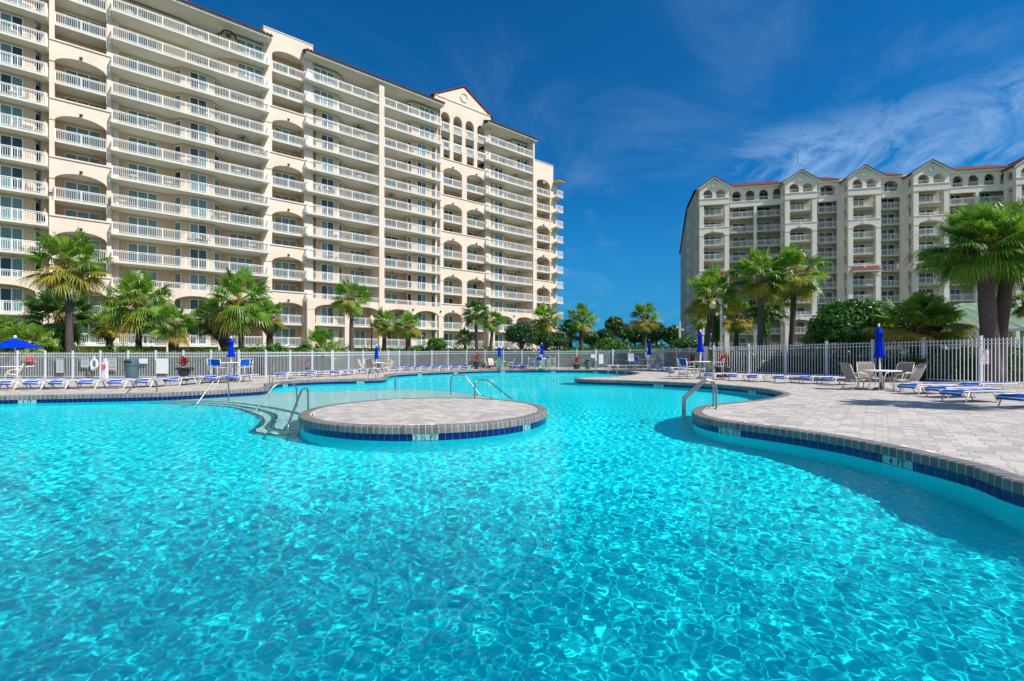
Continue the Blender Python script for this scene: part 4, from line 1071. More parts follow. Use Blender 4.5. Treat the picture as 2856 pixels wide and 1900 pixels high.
handrail('handrail', [(550, 1126), (596, 1063), (608, 1057), (628, 1057), (637.5, 1067), (637.7, 1115)], Yw(1127), Yw(1116), 'second slanted steel handrail from the left, standing on the pool steps', dz=.35)
handrail('handrail', [(714, 1144), (764, 1077), (780, 1068.5), (812, 1066.5), (827, 1079), (828.7, 1131)], Yw(1145), Yw(1132), 'tall slanted steel handrail just left of the round island', dz=.4)
handrail('handrail', [(803, 1206), (803, 1188), (841, 1088), (850, 1083), (856, 1083.5), (859, 1090), (859.4, 1138)], Yw(1208), Yd(1140) * .99, 'steel handrail from the left rim of the island down into the water', dz=.25)
handrail('handrail', [(1102, 1085), (1102, 1041), (1103.5, 1041), (1103.5, 1078)], Yw(1086.6), Yw(1079), 'upright steel rail standing alone on the shelf behind the island', dz=.25)
handrail('handrail', [(1337, 1100), (1296, 1048), (1290, 1045.8), (1266, 1045.8), (1257.5, 1053), (1257, 1099)], Yw(1102), Yw(1100), 'left one of two steel handrails rising behind the island', dz=.25)
handrail('handrail', [(1425, 1112), (1362, 1062), (1355, 1059.5), (1334, 1059.5), (1325, 1066), (1324, 1107)], Yw(1114), Yd(1108) * 1.02, 'right one of two steel handrails at the back rim of the island', dz=.2)
near_l = handrail('pool_ladder', [(1909, 1172), (1912, 1112), (1917, 1107), (1964, 1066), (1977, 1061), (1990, 1064), (1998, 1080), (1998, 1141)], Yw(1172) * 1.01, Yd(1141), 'large polished steel ladder rail on the tip of the right paved headland', r=.027, dz=.02, off=(.10, .42, 0))
b = MB(); q = at(1998, 1141, Yd(1141)) - near_l.location
for dx, dy in ((0, 0), (.10, .42)): b.lathe([(.06, .0), (.06, .015), (.035, .03), (.028, .03)], 14, (q.x + dx, q.y + dy))
b.v = [(x, y, z + q.z) for x, y, z in b.v]; b.build('flange', M['steel'], near_l, True)
handrail('pool_ladder', [(1049, 1066), (1047, 1043), (1040, 1031), (1034, 1029), (1028, 1033), (1027, 1052)], Yw(1066), Yd(1053), 'small steel ladder rails on the left paved tongue under the tan chairs', r=.02, dz=.1, off=(.5, .3, 0))
handrail('pool_ladder', [(1723, 1046), (1719, 1024), (1711, 1021), (1703, 1024), (1696, 1033), (1696, 1048)], Yw(1046) * .8, Yw(1049) * .8, 'small steel ladder rails by the narrow inlet right of the far pool', r=.02, dz=.1, off=(.55, .1, 0))
handrail('handrail', [(1344, 1037), (1335, 1011), (1333, 1010), (1331, 1011), (1331, 1028)], Yw(1037) * .93, Yd(1030), 'thin steel rail at the far pool edge beside the tall dark planter', r=.02, dz=.1)
handrail('handrail', [(752, 1085), (752, 1045), (757, 1042), (760, 1046), (759, 1078)], Yw(1086), Yd(1079), 'thin upright steel rail at the corner of the left deck', r=.02, dz=.15)

# ------------------------------------------------------------------ loungers
def make_lounger(frame, sling):
    e = empty('sun_lounger'); L = 1.95; w = .66; h = .36
    b = MB()
    for s in (-1, 1):
        x = s * w / 2
        b.tube([(x, .12, .20), (x, .02, .30), (x, .06, h - .01), (x, .22, h), (x, 1.25, h), (x, L - .05, h - .02), (x, L, h - .05)], .021, 7)
    for y, z in ((.02, .30), (.75, h - .04), (1.25, h - .04), (L, h - .05)): b.tube([(-w / 2, y, z), (w / 2, y, z)], .017, 6)
    b.build('frame', frame, e, True)
    b = MB(); n = 14; prof = [(.015, .235), (.012, .29), (.04, .335), (.09, .362), (.22, .378)] + [(.22 + (L - .28) * i / n, .378 - .018 * math.sin(math.pi * (i / n * 3 % 1))) for i in range(1, n + 1)]
    x0, x1 = -w / 2 + .02, w / 2 - .02
    for (ya, za), (yb, zb) in zip(prof, prof[1:]):
        b.quad((x0, ya, za), (x1, ya, za), (x1, yb, zb), (x0, yb, zb)); b.quad((x0, yb, zb - .008), (x1, yb, zb - .008), (x1, ya, za - .008), (x0, ya, za - .008))
    b.build('sling', sling, e)
    for y, dy in ((.26, -.10), (1.15, .10)):
        b = MB(); b.tube([(-w / 2, y, h - .02), (-w / 2, y + dy * 1.4, .03), (-w / 2 + .02, y + dy * 1.5, .015), (w / 2 - .02, y + dy * 1.5, .015), (w / 2, y + dy * 1.4, .03), (w / 2, y, h - .02)], .019, 7)
        b.build('leg', frame, e, True)
    return e
L0 = make_lounger(M['frame_cream'], M['sling_blue']); used = False
def lounger(px, py, rz, label, group, s=1.0):
    global used
    p = G(px, py); 
    if not used: o = L0; used = True; o.location = p; o.rotation_euler = (0, 0, R(rz))
    else: o = copy_tree(L0, p, R(rz), s)
    tag(o, label, 'sun lounger', group); return o
ordn = ['first', 'second', 'third', 'fourth', 'fifth', 'sixth', 'seventh', 'eighth', 'ninth', 'tenth', 'eleventh', 'twelfth']
g1 = 'blue loungers along the left pool edge'
for i, (x, y) in enumerate(((-66, 1090), (8, 1090), (83, 1089), (152, 1088.2), (236, 1087), (317, 1086), (392, 1083.5), (475, 1078.5), (533, 1072), (584, 1071.5), (646, 1068.5))):
    lounger(x, y, -8 + i * .8 + (i * 37 % 5), 'blue sling lounger, %s from the left in the front row on the left deck' % ordn[i], g1)
for i, (x, y) in enumerate(((782, 1058.5), (862, 1053.5), (932, 1050.5), (972, 1046.5), (1010, 1044), (1040, 1041.5))):
    lounger(x, y, -12 + (i * 23 % 7), 'blue lounger, %s from the left in the group past the corner of the left deck' % ordn[i], 'blue loungers past the left deck corner')
for i, x in enumerate((1103, 1138, 1162, 1188, 1213.6, 1240, 1269.6, 1295)):
    lounger(x, 1036.6 - i * .55, -4 + (i * 31 % 9), 'small blue lounger at the far pool edge, %s from the left of eight' % ordn[i], 'blue loungers at the far pool edge')
for i, x in enumerate((1437, 1461)): lounger(x, 1030.0, -3, 'blue lounger by the far fence, %s one between tan and blue chairs' % ('left' if i == 0 else 'right'), 'pair of blue loungers by the far fence')
for i, (x, y, r) in enumerate(((1690, 1030, -62), (1712, 1030, -66), (1737, 1030, -64), (1757, 1030.6, -70))): lounger(x, y, r, 'blue lounger beside the far gate, %s from the left before the middle bar table' % ordn[i], 'blue loungers beside the far gate')
for i, (x, y, r) in enumerate(((1822, 1036, -60), (1840, 1037.5, -64), (1862, 1038.5, -70), (1871, 1051.5, -72), (1900, 1043, -68))): lounger(x, y, r, 'blue lounger lying left of the right bar table, %s in its cluster' % ordn[i], 'blue loungers around the right bar table')
for i, (x, y, r) in enumerate(((1974, 1060, -66), (2040, 1063.5, -68), (2096, 1066, -70), (2170, 1069.5, -70), (2240, 1071.5, -72), (2302, 1075, -73))): lounger(x, y, r, 'blue lounger with cream frame, %s from the left in the row along the right fence' % ordn[i], 'blue loungers along the right fence')
for i, (x, y, r, l) in enumerate(((2527, 1100, -76, 'blue lounger right of the striped chairs, farthest of the four near the right edge'), (2605, 1110, -78, 'blue lounger near the right edge, second behind the frontmost pair'), (2650, 1123, -80, 'blue lounger near the right edge with two streaks of palm shadow before its legs'), (2815, 1140, -80, 'blue lounger cut off by the right edge of the photo, nearest of all'), (2700, 1096, -78, 'blue lounger against the right fence below the no smoking sign'))):
    lounger(x, y, r, l, 'blue loungers near the right edge')

# ------------------------------------------------------------------ chairs, tables, umbrellas, planters
def make_high_chair():
    e = empty('high_chair'); w = .56; b = MB()
    for s in (-1, 1):
        x = s * w / 2
        b.tube([(x, -.02, 0), (x, .0, 1.18)], .016, 6) if False else None
        b.tube([(x, .26, 0), (x, .24, .76), (x, .30, 1.18)], .017, 6); b.tube([(x, -.26, 0), (x, -.25, .98), (x, .25, .98)], .017, 6); b.tube([(x, -.25, .74), (x, .25, .74)], .015, 6); b.tube([(x, -.255, .25), (x, .255, .25)], .012, 5)
    for y, z in ((-.255, .25), (.255, .25), (-.25, .74), (.25, .74), (.30, 1.18)): b.tube([(-w / 2, y, z), (w / 2, y, z)], .014, 5)
    b.build('frame', M['frame_cream'], e, True)
    b = MB(); b.box(-w / 2 + .02, w / 2 - .02, -.24, .24, .742, .762); b.build('seat', M['sling_blue'], e)
    b = MB(); pts = [(.25, .84), (.268, .95), (.29, 1.08), (.303, 1.165)]
    for (ya, za), (yb, zb) in zip(pts, pts[1:]): b.quad((-w / 2 + .02, ya, za), (w / 2 - .02, ya, za), (w / 2 - .02, yb, zb), (-w / 2 + .02, yb, zb)); b.quad((w / 2 - .02, ya + .012, za), (-w / 2 + .02, ya + .012, za), (-w / 2 + .02, yb + .012, zb), (w / 2 - .02, yb + .012, zb))
    b.build('backrest', M['sling_blue'], e); return e
def make_chair(sl):
    e = empty('patio_chair'); w = .60; b = MB()
    for s in (-1, 1):
        x = s * w / 2
        b.tube([(x, .30, 0), (x, .10, .36), (x, .22, .60), (x * .96, .34, .95)], .016, 6)
        b.tube([(x * 1.05, -.34, 0), (x * 1.05, -.32, .40), (x * 1.05, -.22, .60), (x * 1.05, .0, .655), (x * 1.02, .22, .62)], .018, 6)
        b.tube([(x, -.28, .40), (x, .12, .36)], .015, 6)
    for y, z in ((-.28, .40), (.12, .36)): b.tube([(-w / 2, y, z), (w / 2, y, z)], .014, 5)
    b.build('frame', M['frame_cream'], e, True)
    def surf(name, pts):
        b = MB()
        for (ya, za), (yb, zb) in zip(pts, pts[1:]):
            b.quad((-w / 2 + .02, ya, za), (w / 2 - .02, ya, za), (w / 2 - .02, yb, zb), (-w / 2 + .02, yb, zb)); b.quad((-w / 2 + .02, yb + .008, zb - .006), (w / 2 - .02, yb + .008, zb - .006), (w / 2 - .02, ya + .008, za - .006), (-w / 2 + .02, ya + .008, za - .006))
        b.build(name, sl, e)
    surf('seat', [(-.31, .37), (-.27, .405), (-.1, .385), (.12, .375)]); surf('backrest', [(.125, .385), (.19, .52), (.26, .72), (.33, .93), (.38, 1.0), (.43, 1.02)])
    return e
def make_table(h, r, top):
    e = empty('patio_table'); b = MB(); b.lathe([(0, h), (r, h), (r + .01, h - .02), (r, h - .04), (0, h - .04)], 28); smooth_angle(b.build('tabletop', top, e))
    for i in range(4):
        a = math.pi / 4 + i * math.pi / 2; b = MB(); c, s = math.cos(a), math.sin(a)
        b.tube([(r * .6 * c, r * .6 * s, h - .04), (r * .42 * c, r * .42 * s, h * .5), (r * .7 * c, r * .7 * s, .02)], .016, 6); b.build('leg', M['frame_cream'], e, True)
    return e
def make_closed_umbrella(h0, h1):
    """folded canopy from h0 up to h1"""
    e = empty('umbrella'); b = MB(); b.tube([(0, 0, 0), (0, 0, h1)], .024, 8); b.build('pole', M['rail_white'], e, True)
    b = MB(); b.lathe([(.26, 0), (.26, .05), (.2, .09), (.05, .12), (.04, .3)], 18); b.build('base', M['grey_plastic'], e, True)
    H = h1 - h0
    b = MB(); b.lathe([(.0, h1), (.04, h1 - .02), (.075, h1 - H * .1), (.15, h1 - H * .19), (.17, h1 - H * .215), (.085, h1 - H * .24), (.105, h1 - H * .45), (.12, h1 - H * .7), (.15, h1 - H * .86), (.195, h0 + .02), (.17, h0), (.03, h0 + .02)], 40, ruffle=lambda t, i: 1 + (.20 if 3 < i else .1) * math.sin(t * 8 + i * .12) * (1 if i > 1 else 0))
    b.build('canopy', M['umbrella_blue'], e, True)
    b = MB(); b.lathe([(.0, h1 + .13), (.035, h1 + .1), (.04, h1 + .04), (.025, h1), (0, h1)], 12); b.build('finial', M['rail_white'], e, True)
    return e
HC0 = make_high_chair(); CH0 = make_chair(M['sling_tan']); CS0 = make_chair(M['sling_stripe']); firsts = {}
def place(src, loc, rz, label, cat, group, name=None):
    if src.name not in firsts: firsts[src.name] = 1; o = src; o.location = loc; o.rotation_euler = (0, 0, R(rz))
    else: o = copy_tree(src, loc, R(rz))
    tag(o, label, cat, group); return o
def um(px, Y, ytop, ybot, label, lean=0):
    p = at(px, HY, Y); h1 = EYE - (ytop - HY) / F * Y; h0 = EYE - (ybot - HY) / F * Y
    e = make_closed_umbrella(h0, h1); e.location = (p.x, p.y, 0); e.rotation_euler = (0, R(lean), px); tag(e, label, 'umbrella', 'closed blue umbrellas'); return p
def tb(p, h, r, label, top=None):
    t = make_table(h, r, top or M['rail_white']); t.location = (p.x, p.y, 0); tag(t, label, 'table'); return t
sides = ['left', 'front', 'right', 'back']
def ring_chairs(src, p, rad, angs, text_, cat, group):
    for a, s in angs:
        q = Vector((p.x + rad * math.cos(R(a)), p.y + rad * math.sin(R(a)), 0))
        o = place(src, q, a - 90, text_ % s, cat, group)
        if src is CS0: o.scale = (1.1, 1.1, 1.1)
gb = 'blue high chairs at the bar tables'
p = um(645, 25.8, 944, 996, 'closed blue umbrella behind the left loungers, between the two dark urn planters'); tb(p, 1.0, .5, 'round white bar table among blue high chairs left of the pool')
ring_chairs(HC0, p, .85, ((180, 'left'), (262, 'front'), (335, 'right'), (70, 'back')), 'blue high chair, %s of the bar table behind the left loungers', 'chair', gb)
p = um(1811, 40, 950, 990, 'closed blue umbrella over the middle bar table, right of the far gate'); tb(p, 1.0, .5, 'white bar table right of the far gate')
ring_chairs(HC0, p, .9, ((195, 'left'), (150, 'rear left'), (350, 'right')), 'blue high chair, %s of the bar table right of the far gate', 'chair', gb)
p = um(1953, 27.5, 925, 982, 'tall closed blue umbrella over the right bar table, before the black lamp post'); tb(p, 1.02, .55, 'white bar table with scrolled legs at the root of the right headland')
ring_chairs(HC0, p, .95, ((200, 'left'), (160, 'rear left'), (345, 'right')), 'large blue high chair, %s of the right bar table', 'chair', gb)
p = um(1511, 43.5, 960, 988, 'closed blue umbrella at the far fence, centre of the blue high chairs'); tb(p, 1.0, .5, 'white bar table at the far fence behind the pool')
ring_chairs(HC0, p, .95, ((180, 'left'), (255, 'front'), (0, 'right'), (60, 'back')), 'small blue high chair, %s of the bar table at the far fence', 'chair', gb)
p = um(1050, 38, 965, 1001, 'closed blue umbrella over the tan chairs left of the far pool'); tb(p, .74, .6, 'round table among tan chairs left of the far pool')
gt = 'tan sling chairs around tables'
ring_chairs(CH0, p, 1.05, ((185, 'left'), (140, 'rear left'), (262, 'front'), (350, 'right'), (50, 'rear right')), 'tan sling chair, %s of the table left of the far pool', 'chair', gt)
p = um(1393, 44, 968, 995, 'closed blue umbrella over the tan chairs at the far fence'); tb(p, .74, .6, 'round table among tan chairs at the far fence')
ring_chairs(CH0, p, 1.05, ((180, 'left'), (130, 'rear left'), (275, 'front'), (0, 'right')), 'tan sling chair, %s of the table at the far fence', 'chair', gt)
p = um(2456, 19.3, 911, 999, 'closed blue umbrella over the striped chairs by the right fence', -1.2); tb(p, .80, .68, 'round pale table between the striped chairs by the right fence')
ring_chairs(CS0, p, 1.0, ((176, 'left, side-on'), (75, 'far, behind the table'), (295, 'nearest, seen from behind'), (15, 'right, turned sideways')), 'brown striped sling chair, %s, at the right fence table', 'chair', 'striped chairs')
# the open umbrella set on the left
p = at(42, HY, 25.6); e = empty('umbrella', (p.x, p.y, 0)); tag(e, 'open blue umbrella over the table at the far left', 'umbrella')
b = MB(); b.tube([(0, 0, 0), (0, 0, 2.32)], .026, 8); b.build('pole', M['rail_white'], e, True)
b = MB(); n = 8; rim = 1.12
for lvl in ((.34, 2.14, rim, 1.80), (.02, 2.30, .46, 2.12)):
    r0, z0, r1, z1 = lvl
    for i in range(n):
        a, c = 2 * math.pi * i / n + .2, 2 * math.pi * (i + 1) / n + .2; K = 5
        for j in range(K):
            t0, t1 = j / K, (j + 1) / K
            def P(q, t): r = r0 + (r1 - r0) * t; return (r * math.cos(q), r * math.sin(q), z0 + (z1 - z0) * t - .10 * math.sin(math.pi * t) * 0)
            m0, m1 = (a + c) / 2, 0; A, B_, C, D = P(a, t0), P(c, t0), P(c, t1), P(a, t1)
            mid0 = tuple((x + y) / 2 for x, y in zip(A, B_)); mid1 = tuple((x + y) / 2 for x, y in zip(D, C)); mid1 = (mid1[0], mid1[1], mid1[2] - .05 * t1); mid0 = (mid0[0], mid0[1], mid0[2] - .05 * t0)
            b.quad(A, D, mid1, mid0); b.quad(mid0, mid1, C, B_)
b.build('canopy', M['umbrella_blue'], e)
b = MB(); b.lathe([(0, 2.46), (.06, 2.44), (.07, 2.34), (.04, 2.30)], 12); b.build('finial', M['rail_white'], e, True)
for i in range(8):
    a = 2 * math.pi * i / 8 + .2; b = MB(); b.tube([(.03 * math.cos(a), .03 * math.sin(a), 2.16), (1.1 * math.cos(a), 1.1 * math.sin(a), 1.785)], .009, 5); b.build('rib', M['rail_white'], e)
tb(p, .80, .75, 'round table under the open blue umbrella at the far left')
place(CH0, Vector((p.x + .75, p.y - .7, 0)), -50, 'tan sling chair to the right of the open umbrella pole', 'chair', gt); place(CH0, Vector((p.x - .8, p.y - .6, 0)), 220, 'tan sling chair under the open umbrella with a red towel over it', 'chair', gt)
b = MB(); b.box(-.27, .27, -.02, .03, .55, 1.04); b.box(-.27, .27, -.05, -.02, .7, 1.05); o = b.build('towel', M['red_towel'], loc=(p.x - 1.0, p.y - .85, 0)); tag(o, 'red towel hung over the chair at the far left', 'towel')

def urn(px, py, wpx, label, squat=False, s=None, plant_h=1.0):
    p = G(px, py); r = wpx / 2 / F * p.y
    e = empty('planter', p); tag(e, label, 'planter')
    if squat: prof = [(.0, .02), (r * .62, .0), (r * .66, .05), (r * .85, r * .9), (r * .97, r * 1.0), (r, r * 1.08), (r * .95, r * 1.14), (r * .86, r * 1.08), (0, r * 1.0)]
    else: prof = [(0, 0), (r * .55, 0), (r * .58, .08 * r), (r * .34, r * .25), (r * .40, r * .5), (r * .66, r * .95), (r * .70, r * 1.35), (r * .9, r * 1.52), (r, r * 1.56), (r, r * 1.66), (r * .85, r * 1.62), (0, r * 1.5)]
    b = MB(); b.lathe(prof, 28); smooth_angle(b.build('pot', M['dark_plastic'], e)); zt = prof[-2][1]
    if not squat:
        for s_ in (-1, 1):
            b = MB(); b.tube([(s_ * r * .95, 0, r * 1.58), (s_ * r * 1.18, 0, r * 1.62), (s_ * r * 1.2, 0, r * 1.42), (s_ * r * .95, 0, r * 1.3)], r * .05, 6); b.build('handle', M['dark_plastic'], e, True)
    rnd = random.Random(px); b = MB()
    for i in range(46):
        a = rnd.random() * 6.283; z0 = zt + plant_h * .35 * rnd.random(); el = rnd.uniform(.5, 1.45); ln = plant_h * rnd.uniform(.35, .62); w = .045
        d = Vector((math.cos(a) * math.cos(el), math.sin(a) * math.cos(el), math.sin(el))); sd = Vector((-math.sin(a), math.cos(a), 0)) * w
        P0 = Vector((0, 0, z0)) + d * .05; P1 = P0 + d * ln * .55; P2 = P0 + d * ln + Vector((math.cos(a), math.sin(a), 0)) * ln * .12 - Vector((0, 0, ln * .1))
        n_ = len(b.v); b.v += [P0 - sd * .4, P0 + sd * .4, P1 + sd, P1 - sd, P2]; b.f += [(n_, n_ + 1, n_ + 2, n_ + 3), (n_ + 3, n_ + 2, n_ + 4)]; b.m += [0, 0] if rnd.random() < .8 else [1, 1]
    b.build('red_leaf_plant', [M['red_leaf'], M['gold_leaf']], e)
urn(513, 1062, 44, 'black handled urn with red-leaved plant behind the left loungers', plant_h=1.05)
urn(845, 1048, 40, 'wide black bowl with bright red plant at the fence corner', True, plant_h=1.2)
urn(1329, 1029.6, 24, 'tall dark planter with a red plant at the far pool edge', plant_h=1.25)
urn(1608, 1029.5, 24, 'dark planter with red plant beside the grey bin at the far fence', True, plant_h=1.1)
urn(2017, 1052.5, 52, 'big black bowl planter with red plant beside the right bar table', True, plant_h=1.3)
urn(1932, 1037, 32, 'dark planter with bright red plant behind the right bar table', True, plant_h=1.7)
def bin_(px, py, w, label):
    p = G(px, py); s = w / F * p.y / .62; e = empty('litter_bin', p); e.scale = (s, s, s); tag(e, label, 'litter bin')
    b = MB(); b.lathe([(0, 0), (.24, 0), (.25, .03), (.285, .66), (.31, .68), (.31, .72), (.29, .73)], 24); smooth_angle(b.build('barrel', M['grey_plastic'], e))
    b = MB(); b.lathe([(.315, .73), (.32, .80), (.27, .82), (.265, .93), (.25, .99), (.16, 1.02), (0, 1.03)], 24); smooth_angle(b.build('lid', M['grey_plastic'], e))
    b = MB(); b.box(-.17, .17, -.30, -.255, .83, .93); b.build('opening', M['dark_plastic'], e)
    for s_ in (-1, 1): b = MB(); b.tube([(s_ * .28, 0, .62), (s_ * .36, 0, .64), (s_ * .36, 0, .56), (s_ * .28, 0, .54)], .015, 6); b.build('handle', M['grey_plastic'], e, True)
bin_(368, 1060, 36, 'blue-grey litter bin with domed lid at the left fence')
bin_(1639.5, 1029.5, 17, 'blue-grey litter bin at the far fence left of the gate')

# lamp posts and camera poles
def lamp(px, Y, y0, y1, label):
    p = at(px, HY, Y); z1 = EYE - (y0 - HY) / F * Y; z0 = EYE - (y1 - HY) / F * Y; r = (z1 - z0) * .30
    e = empty('street_lamp', (p.x, p.y, 0)); tag(e, label, 'street lamp')
    b = MB(); b.lathe([(.12, 0), (.12, .1), (.08, .2), (.05, .5), (.045, z0 - .25), (.07, z0 - .2), (.06, z0 - .1), (r * .75, z0 - .02), (r * .75, z0)], 14); b.build('pole', M['lamp_black'], e, True)
    H = z1 - z0; b = MB(); b.lathe([(r * .7, z0), (r * 1.0, z0 + H * .25), (r * 1.15, z0 + H * .45), (r * 1.0, z0 + H * .62), (r * .55, z0 + H * .78), (r * .4, z0 + H * .82), (r * .3, z0 + H * .9), (r * .1, z0 + H * .93), (0, z1)], 18); b.build('globe', M['globe'], e, True)
lamp(1036.5, 42, 878, 902, 'black lamp post with acorn globe among the palms left of centre')
lamp(1988, 36.6, 834, 862, 'black lamp post with yellow acorn globe in front of the right building')
def campole(px, Y, ytop, w, label):
    p = at(px, HY, Y); z = EYE - (ytop - HY) / F * Y; e = empty('camera_pole', (p.x, p.y, 0)); tag(e, label, 'camera pole')
    b = MB(); b.box(-w, w, -w, w, 0, z); b.build('pole', M['sign_grey'], e)
    for s_, dz in ((-1, .6), (1, .85)):
        b = MB(); b.box(min(0, s_ * .3), max(0, s_ * .3), -.03, .03, z - dz, z - dz + .05); b.lathe([(0, z - dz - .18), (.09, z - dz - .1), (.11, z - dz), (.09, z - dz + .06), (0, z - dz + .08)], 12, (s_ * .32, 0)); b.build('camera', M['rail_white'], e)
campole(2011, 36.5, 853, .055, 'square grey camera pole just right of the yellow acorn lamp')
campole(1896, 52, 898, .09, 'grey pole with cameras at the left corner of the right building')

# pavilion with green metal roof
e = empty('pavilion', at(2740, HY, 40).xy.to_3d()); e.location.z = 0; tag(e, 'pavilion with pale green standing-seam metal roof behind the right palms', 'pavilion')
cx, cy = e.location.x, e.location.y
def lp(px, py, Y): v = at(px, py, Y * 1.36); return (v.x - cx, v.y - cy, v.z)
A = lp(2409, 931, 27.5); Bq = lp(2895, 914, 24.5); C = lp(2683, 845, 30.5); D = lp(2797, 845, 30.0); Er = lp(3060, 914, 31)
b = MB(); b.poly([A, Bq, D, C]); b.poly([Bq, Er, D]); bk = lp(2500, 925, 36); b.poly([A, C, bk]); b.poly([bk, C, D, Er])
b.v += []; b.build('roof', M['green_metal'], e)
b = MB(); 
for i in range(1, 13):
    t = i / 13; p0 = Vector(A).lerp(Vector(Bq), t); u_ = (t - .0); 
    top0, top1 = Vector(C), Vector(D)
    # seam follows the slope up to the ridge or hip
    n = (Vector(Bq) - Vector(A)).cross(Vector(C) - Vector(A)).normalized(); along = (Vector(Bq) - Vector(A)).normalized(); up = n.cross(along).normalized()
    if up.z < 0: up = -up
    best = 99
    for s0, s1 in ((Vector(A), Vector(C)), (Vector(C), Vector(D)), (Vector(Bq), Vector(D))):
        # 2d intersection in (along, up)
        q = p0; a1 = (s0 - q).dot(along); c1 = (s1 - q).dot(along)
        if a1 * c1 <= 0 and abs(a1 - c1) > 1e-6:
            tt = a1 / (a1 - c1); h = (s0.lerp(s1, tt) - q).dot(up)
            if h > .05: best = min(best, h)
    if best < 50: b.tube([p0 + n * .02 * (1 if n.z > 0 else -1), p0 + up * best + n * .02 * (1 if n.z > 0 else -1)], .022, 4)
b.build('seam', M['green_metal'], e)
b = MB(); a, c = Vector(A), Vector(Bq); d = (c - a).normalized(); nn = Vector((-d.y, d.x, 0))
for q0, q1 in ((a, c), (c, Vector(Er))):
    b.quad(q0 + Vector((0, 0, -.2)), q1 + Vector((0, 0, -.2)), q1, q0)
b.build('fascia', M['sign_grey'], e)
for t in (.06, .35, .65, .95):
    q = a.lerp(c, t) + nn * .6; b = MB(); b.box(q.x - .12, q.x + .12, q.y - .12, q.y + .12, 0, q.z - .1 + .15); b.build('post', M['trim_white'], e)
# ------------------------------------------------------------------ vegetation
def palm_crown_mesh(name, seed, nleaf=78, nl=18, lo=-66, hi=84, yellow=.2, dark=False, wid=.030, dead=4):
    rnd = random.Random(seed); V = []; Fc = []; Mi = []
    def rib(pts, w, side, mi):
        n = len(V)
        for i, p in enumerate(pts):
            ww = w * (1, 1.05, .7, .05)[min(i, 3)] if len(pts) == 4 else w
            V.append(p - side * ww); V.append(p + side * ww)
        for i in range(len(pts) - 1): Fc.append((n + 2 * i, n + 2 * i + 1, n + 2 * i + 3, n + 2 * i + 2)); Mi.append(mi)
    for li in range(nleaf + dead):
        isdead = li >= nleaf
        a = li * 2.39996 + rnd.uniform(-.3, .3); q = rnd.random() ** .85
        el = R(hi + (lo - hi) * q) if not isdead else R(rnd.uniform(-75, -55))
        d = Vector((math.cos(a) * math.cos(el), math.sin(a) * math.cos(el), math.sin(el)))
        s = Vector((-math.sin(a), math.cos(a), 0)); s = (s + Vector((0, 0, rnd.uniform(-.9, .9)))).normalized(); s = (s - d * s.dot(d)).normalized()
        up = d.cross(s).normalized() * -1
        if up.z < 0: up = -up
        pl = rnd.uniform(.30, .62); mi = 0
        if q > 1 - yellow and rnd.random() < .75: mi = 1
        if isdead: mi = 2; pl *= .6
        base = d * .03; hub = d * pl - Vector((0, 0, .05 * math.cos(el)))
        rib([base, (base + hub) * .5 + Vector((0, 0, .01)), hub], .009, s, 1 if mi == 0 else mi)
        ll = rnd.uniform(.34, .46) * (.75 if isdead else 1); dr = rnd.uniform(.22, .50) + (.25 if isdead else 0)
        for k in range(nl):
            f = (k + .5) / nl * 2 - 1; ph = f * R(88) + rnd.uniform(-.03, .03)
            # costapalmate: leaf blade curves back along a short rib
            st = hub + d * (.13 * (1 - abs(f)))
            dir_ = (d * math.cos(ph) + s * math.sin(ph) + up * .22 * (1 - abs(f))).normalized()
            L = ll * (1 - .22 * abs(f)) * rnd.uniform(.8, 1.1); sd = dir_.cross(up).normalized()
            g = Vector((0, 0, -1)); p1 = st + dir_ * L * .38; p2 = st + dir_ * L * .74 + g * dr * L * .30 ; p3 = st + dir_ * L * .98 + g * dr * L * (1.0 + rnd.random() * .6)
            rib([st, p1, p2, p3], wid * .5, sd, mi)
    me = bpy.data.meshes.new(name); me.from_pydata([tuple(v) for v in V], [], Fc)
    for m in (M['palm_leaf_dark'] if dark else M['palm_leaf'], M['palm_leaf_yellow'], M['palm_dead']): me.materials.append(m)
    me.polygons.foreach_set('material_index', Mi); me.update(); return me
CR = [palm_crown_mesh('crown', 1), palm_crown_mesh('crown', 2, 74, 18, -64, 82, .34), palm_crown_mesh('crown', 3, 74, 18, -60, 85, .08, True), palm_crown_mesh('crown', 4, 70, 18, -70, 80, .25)]
CR_BIG = palm_crown_mesh('crown', 9, 150, 26, -60, 86, .05, False, .020, 4)
CR_CL = palm_crown_mesh('crown', 13, 66, 22, -42, 88, .42, False, .036, 3)
CR_SHR = palm_crown_mesh('crown', 12, 90, 18, -38, 88, .16, False, .028, 0)
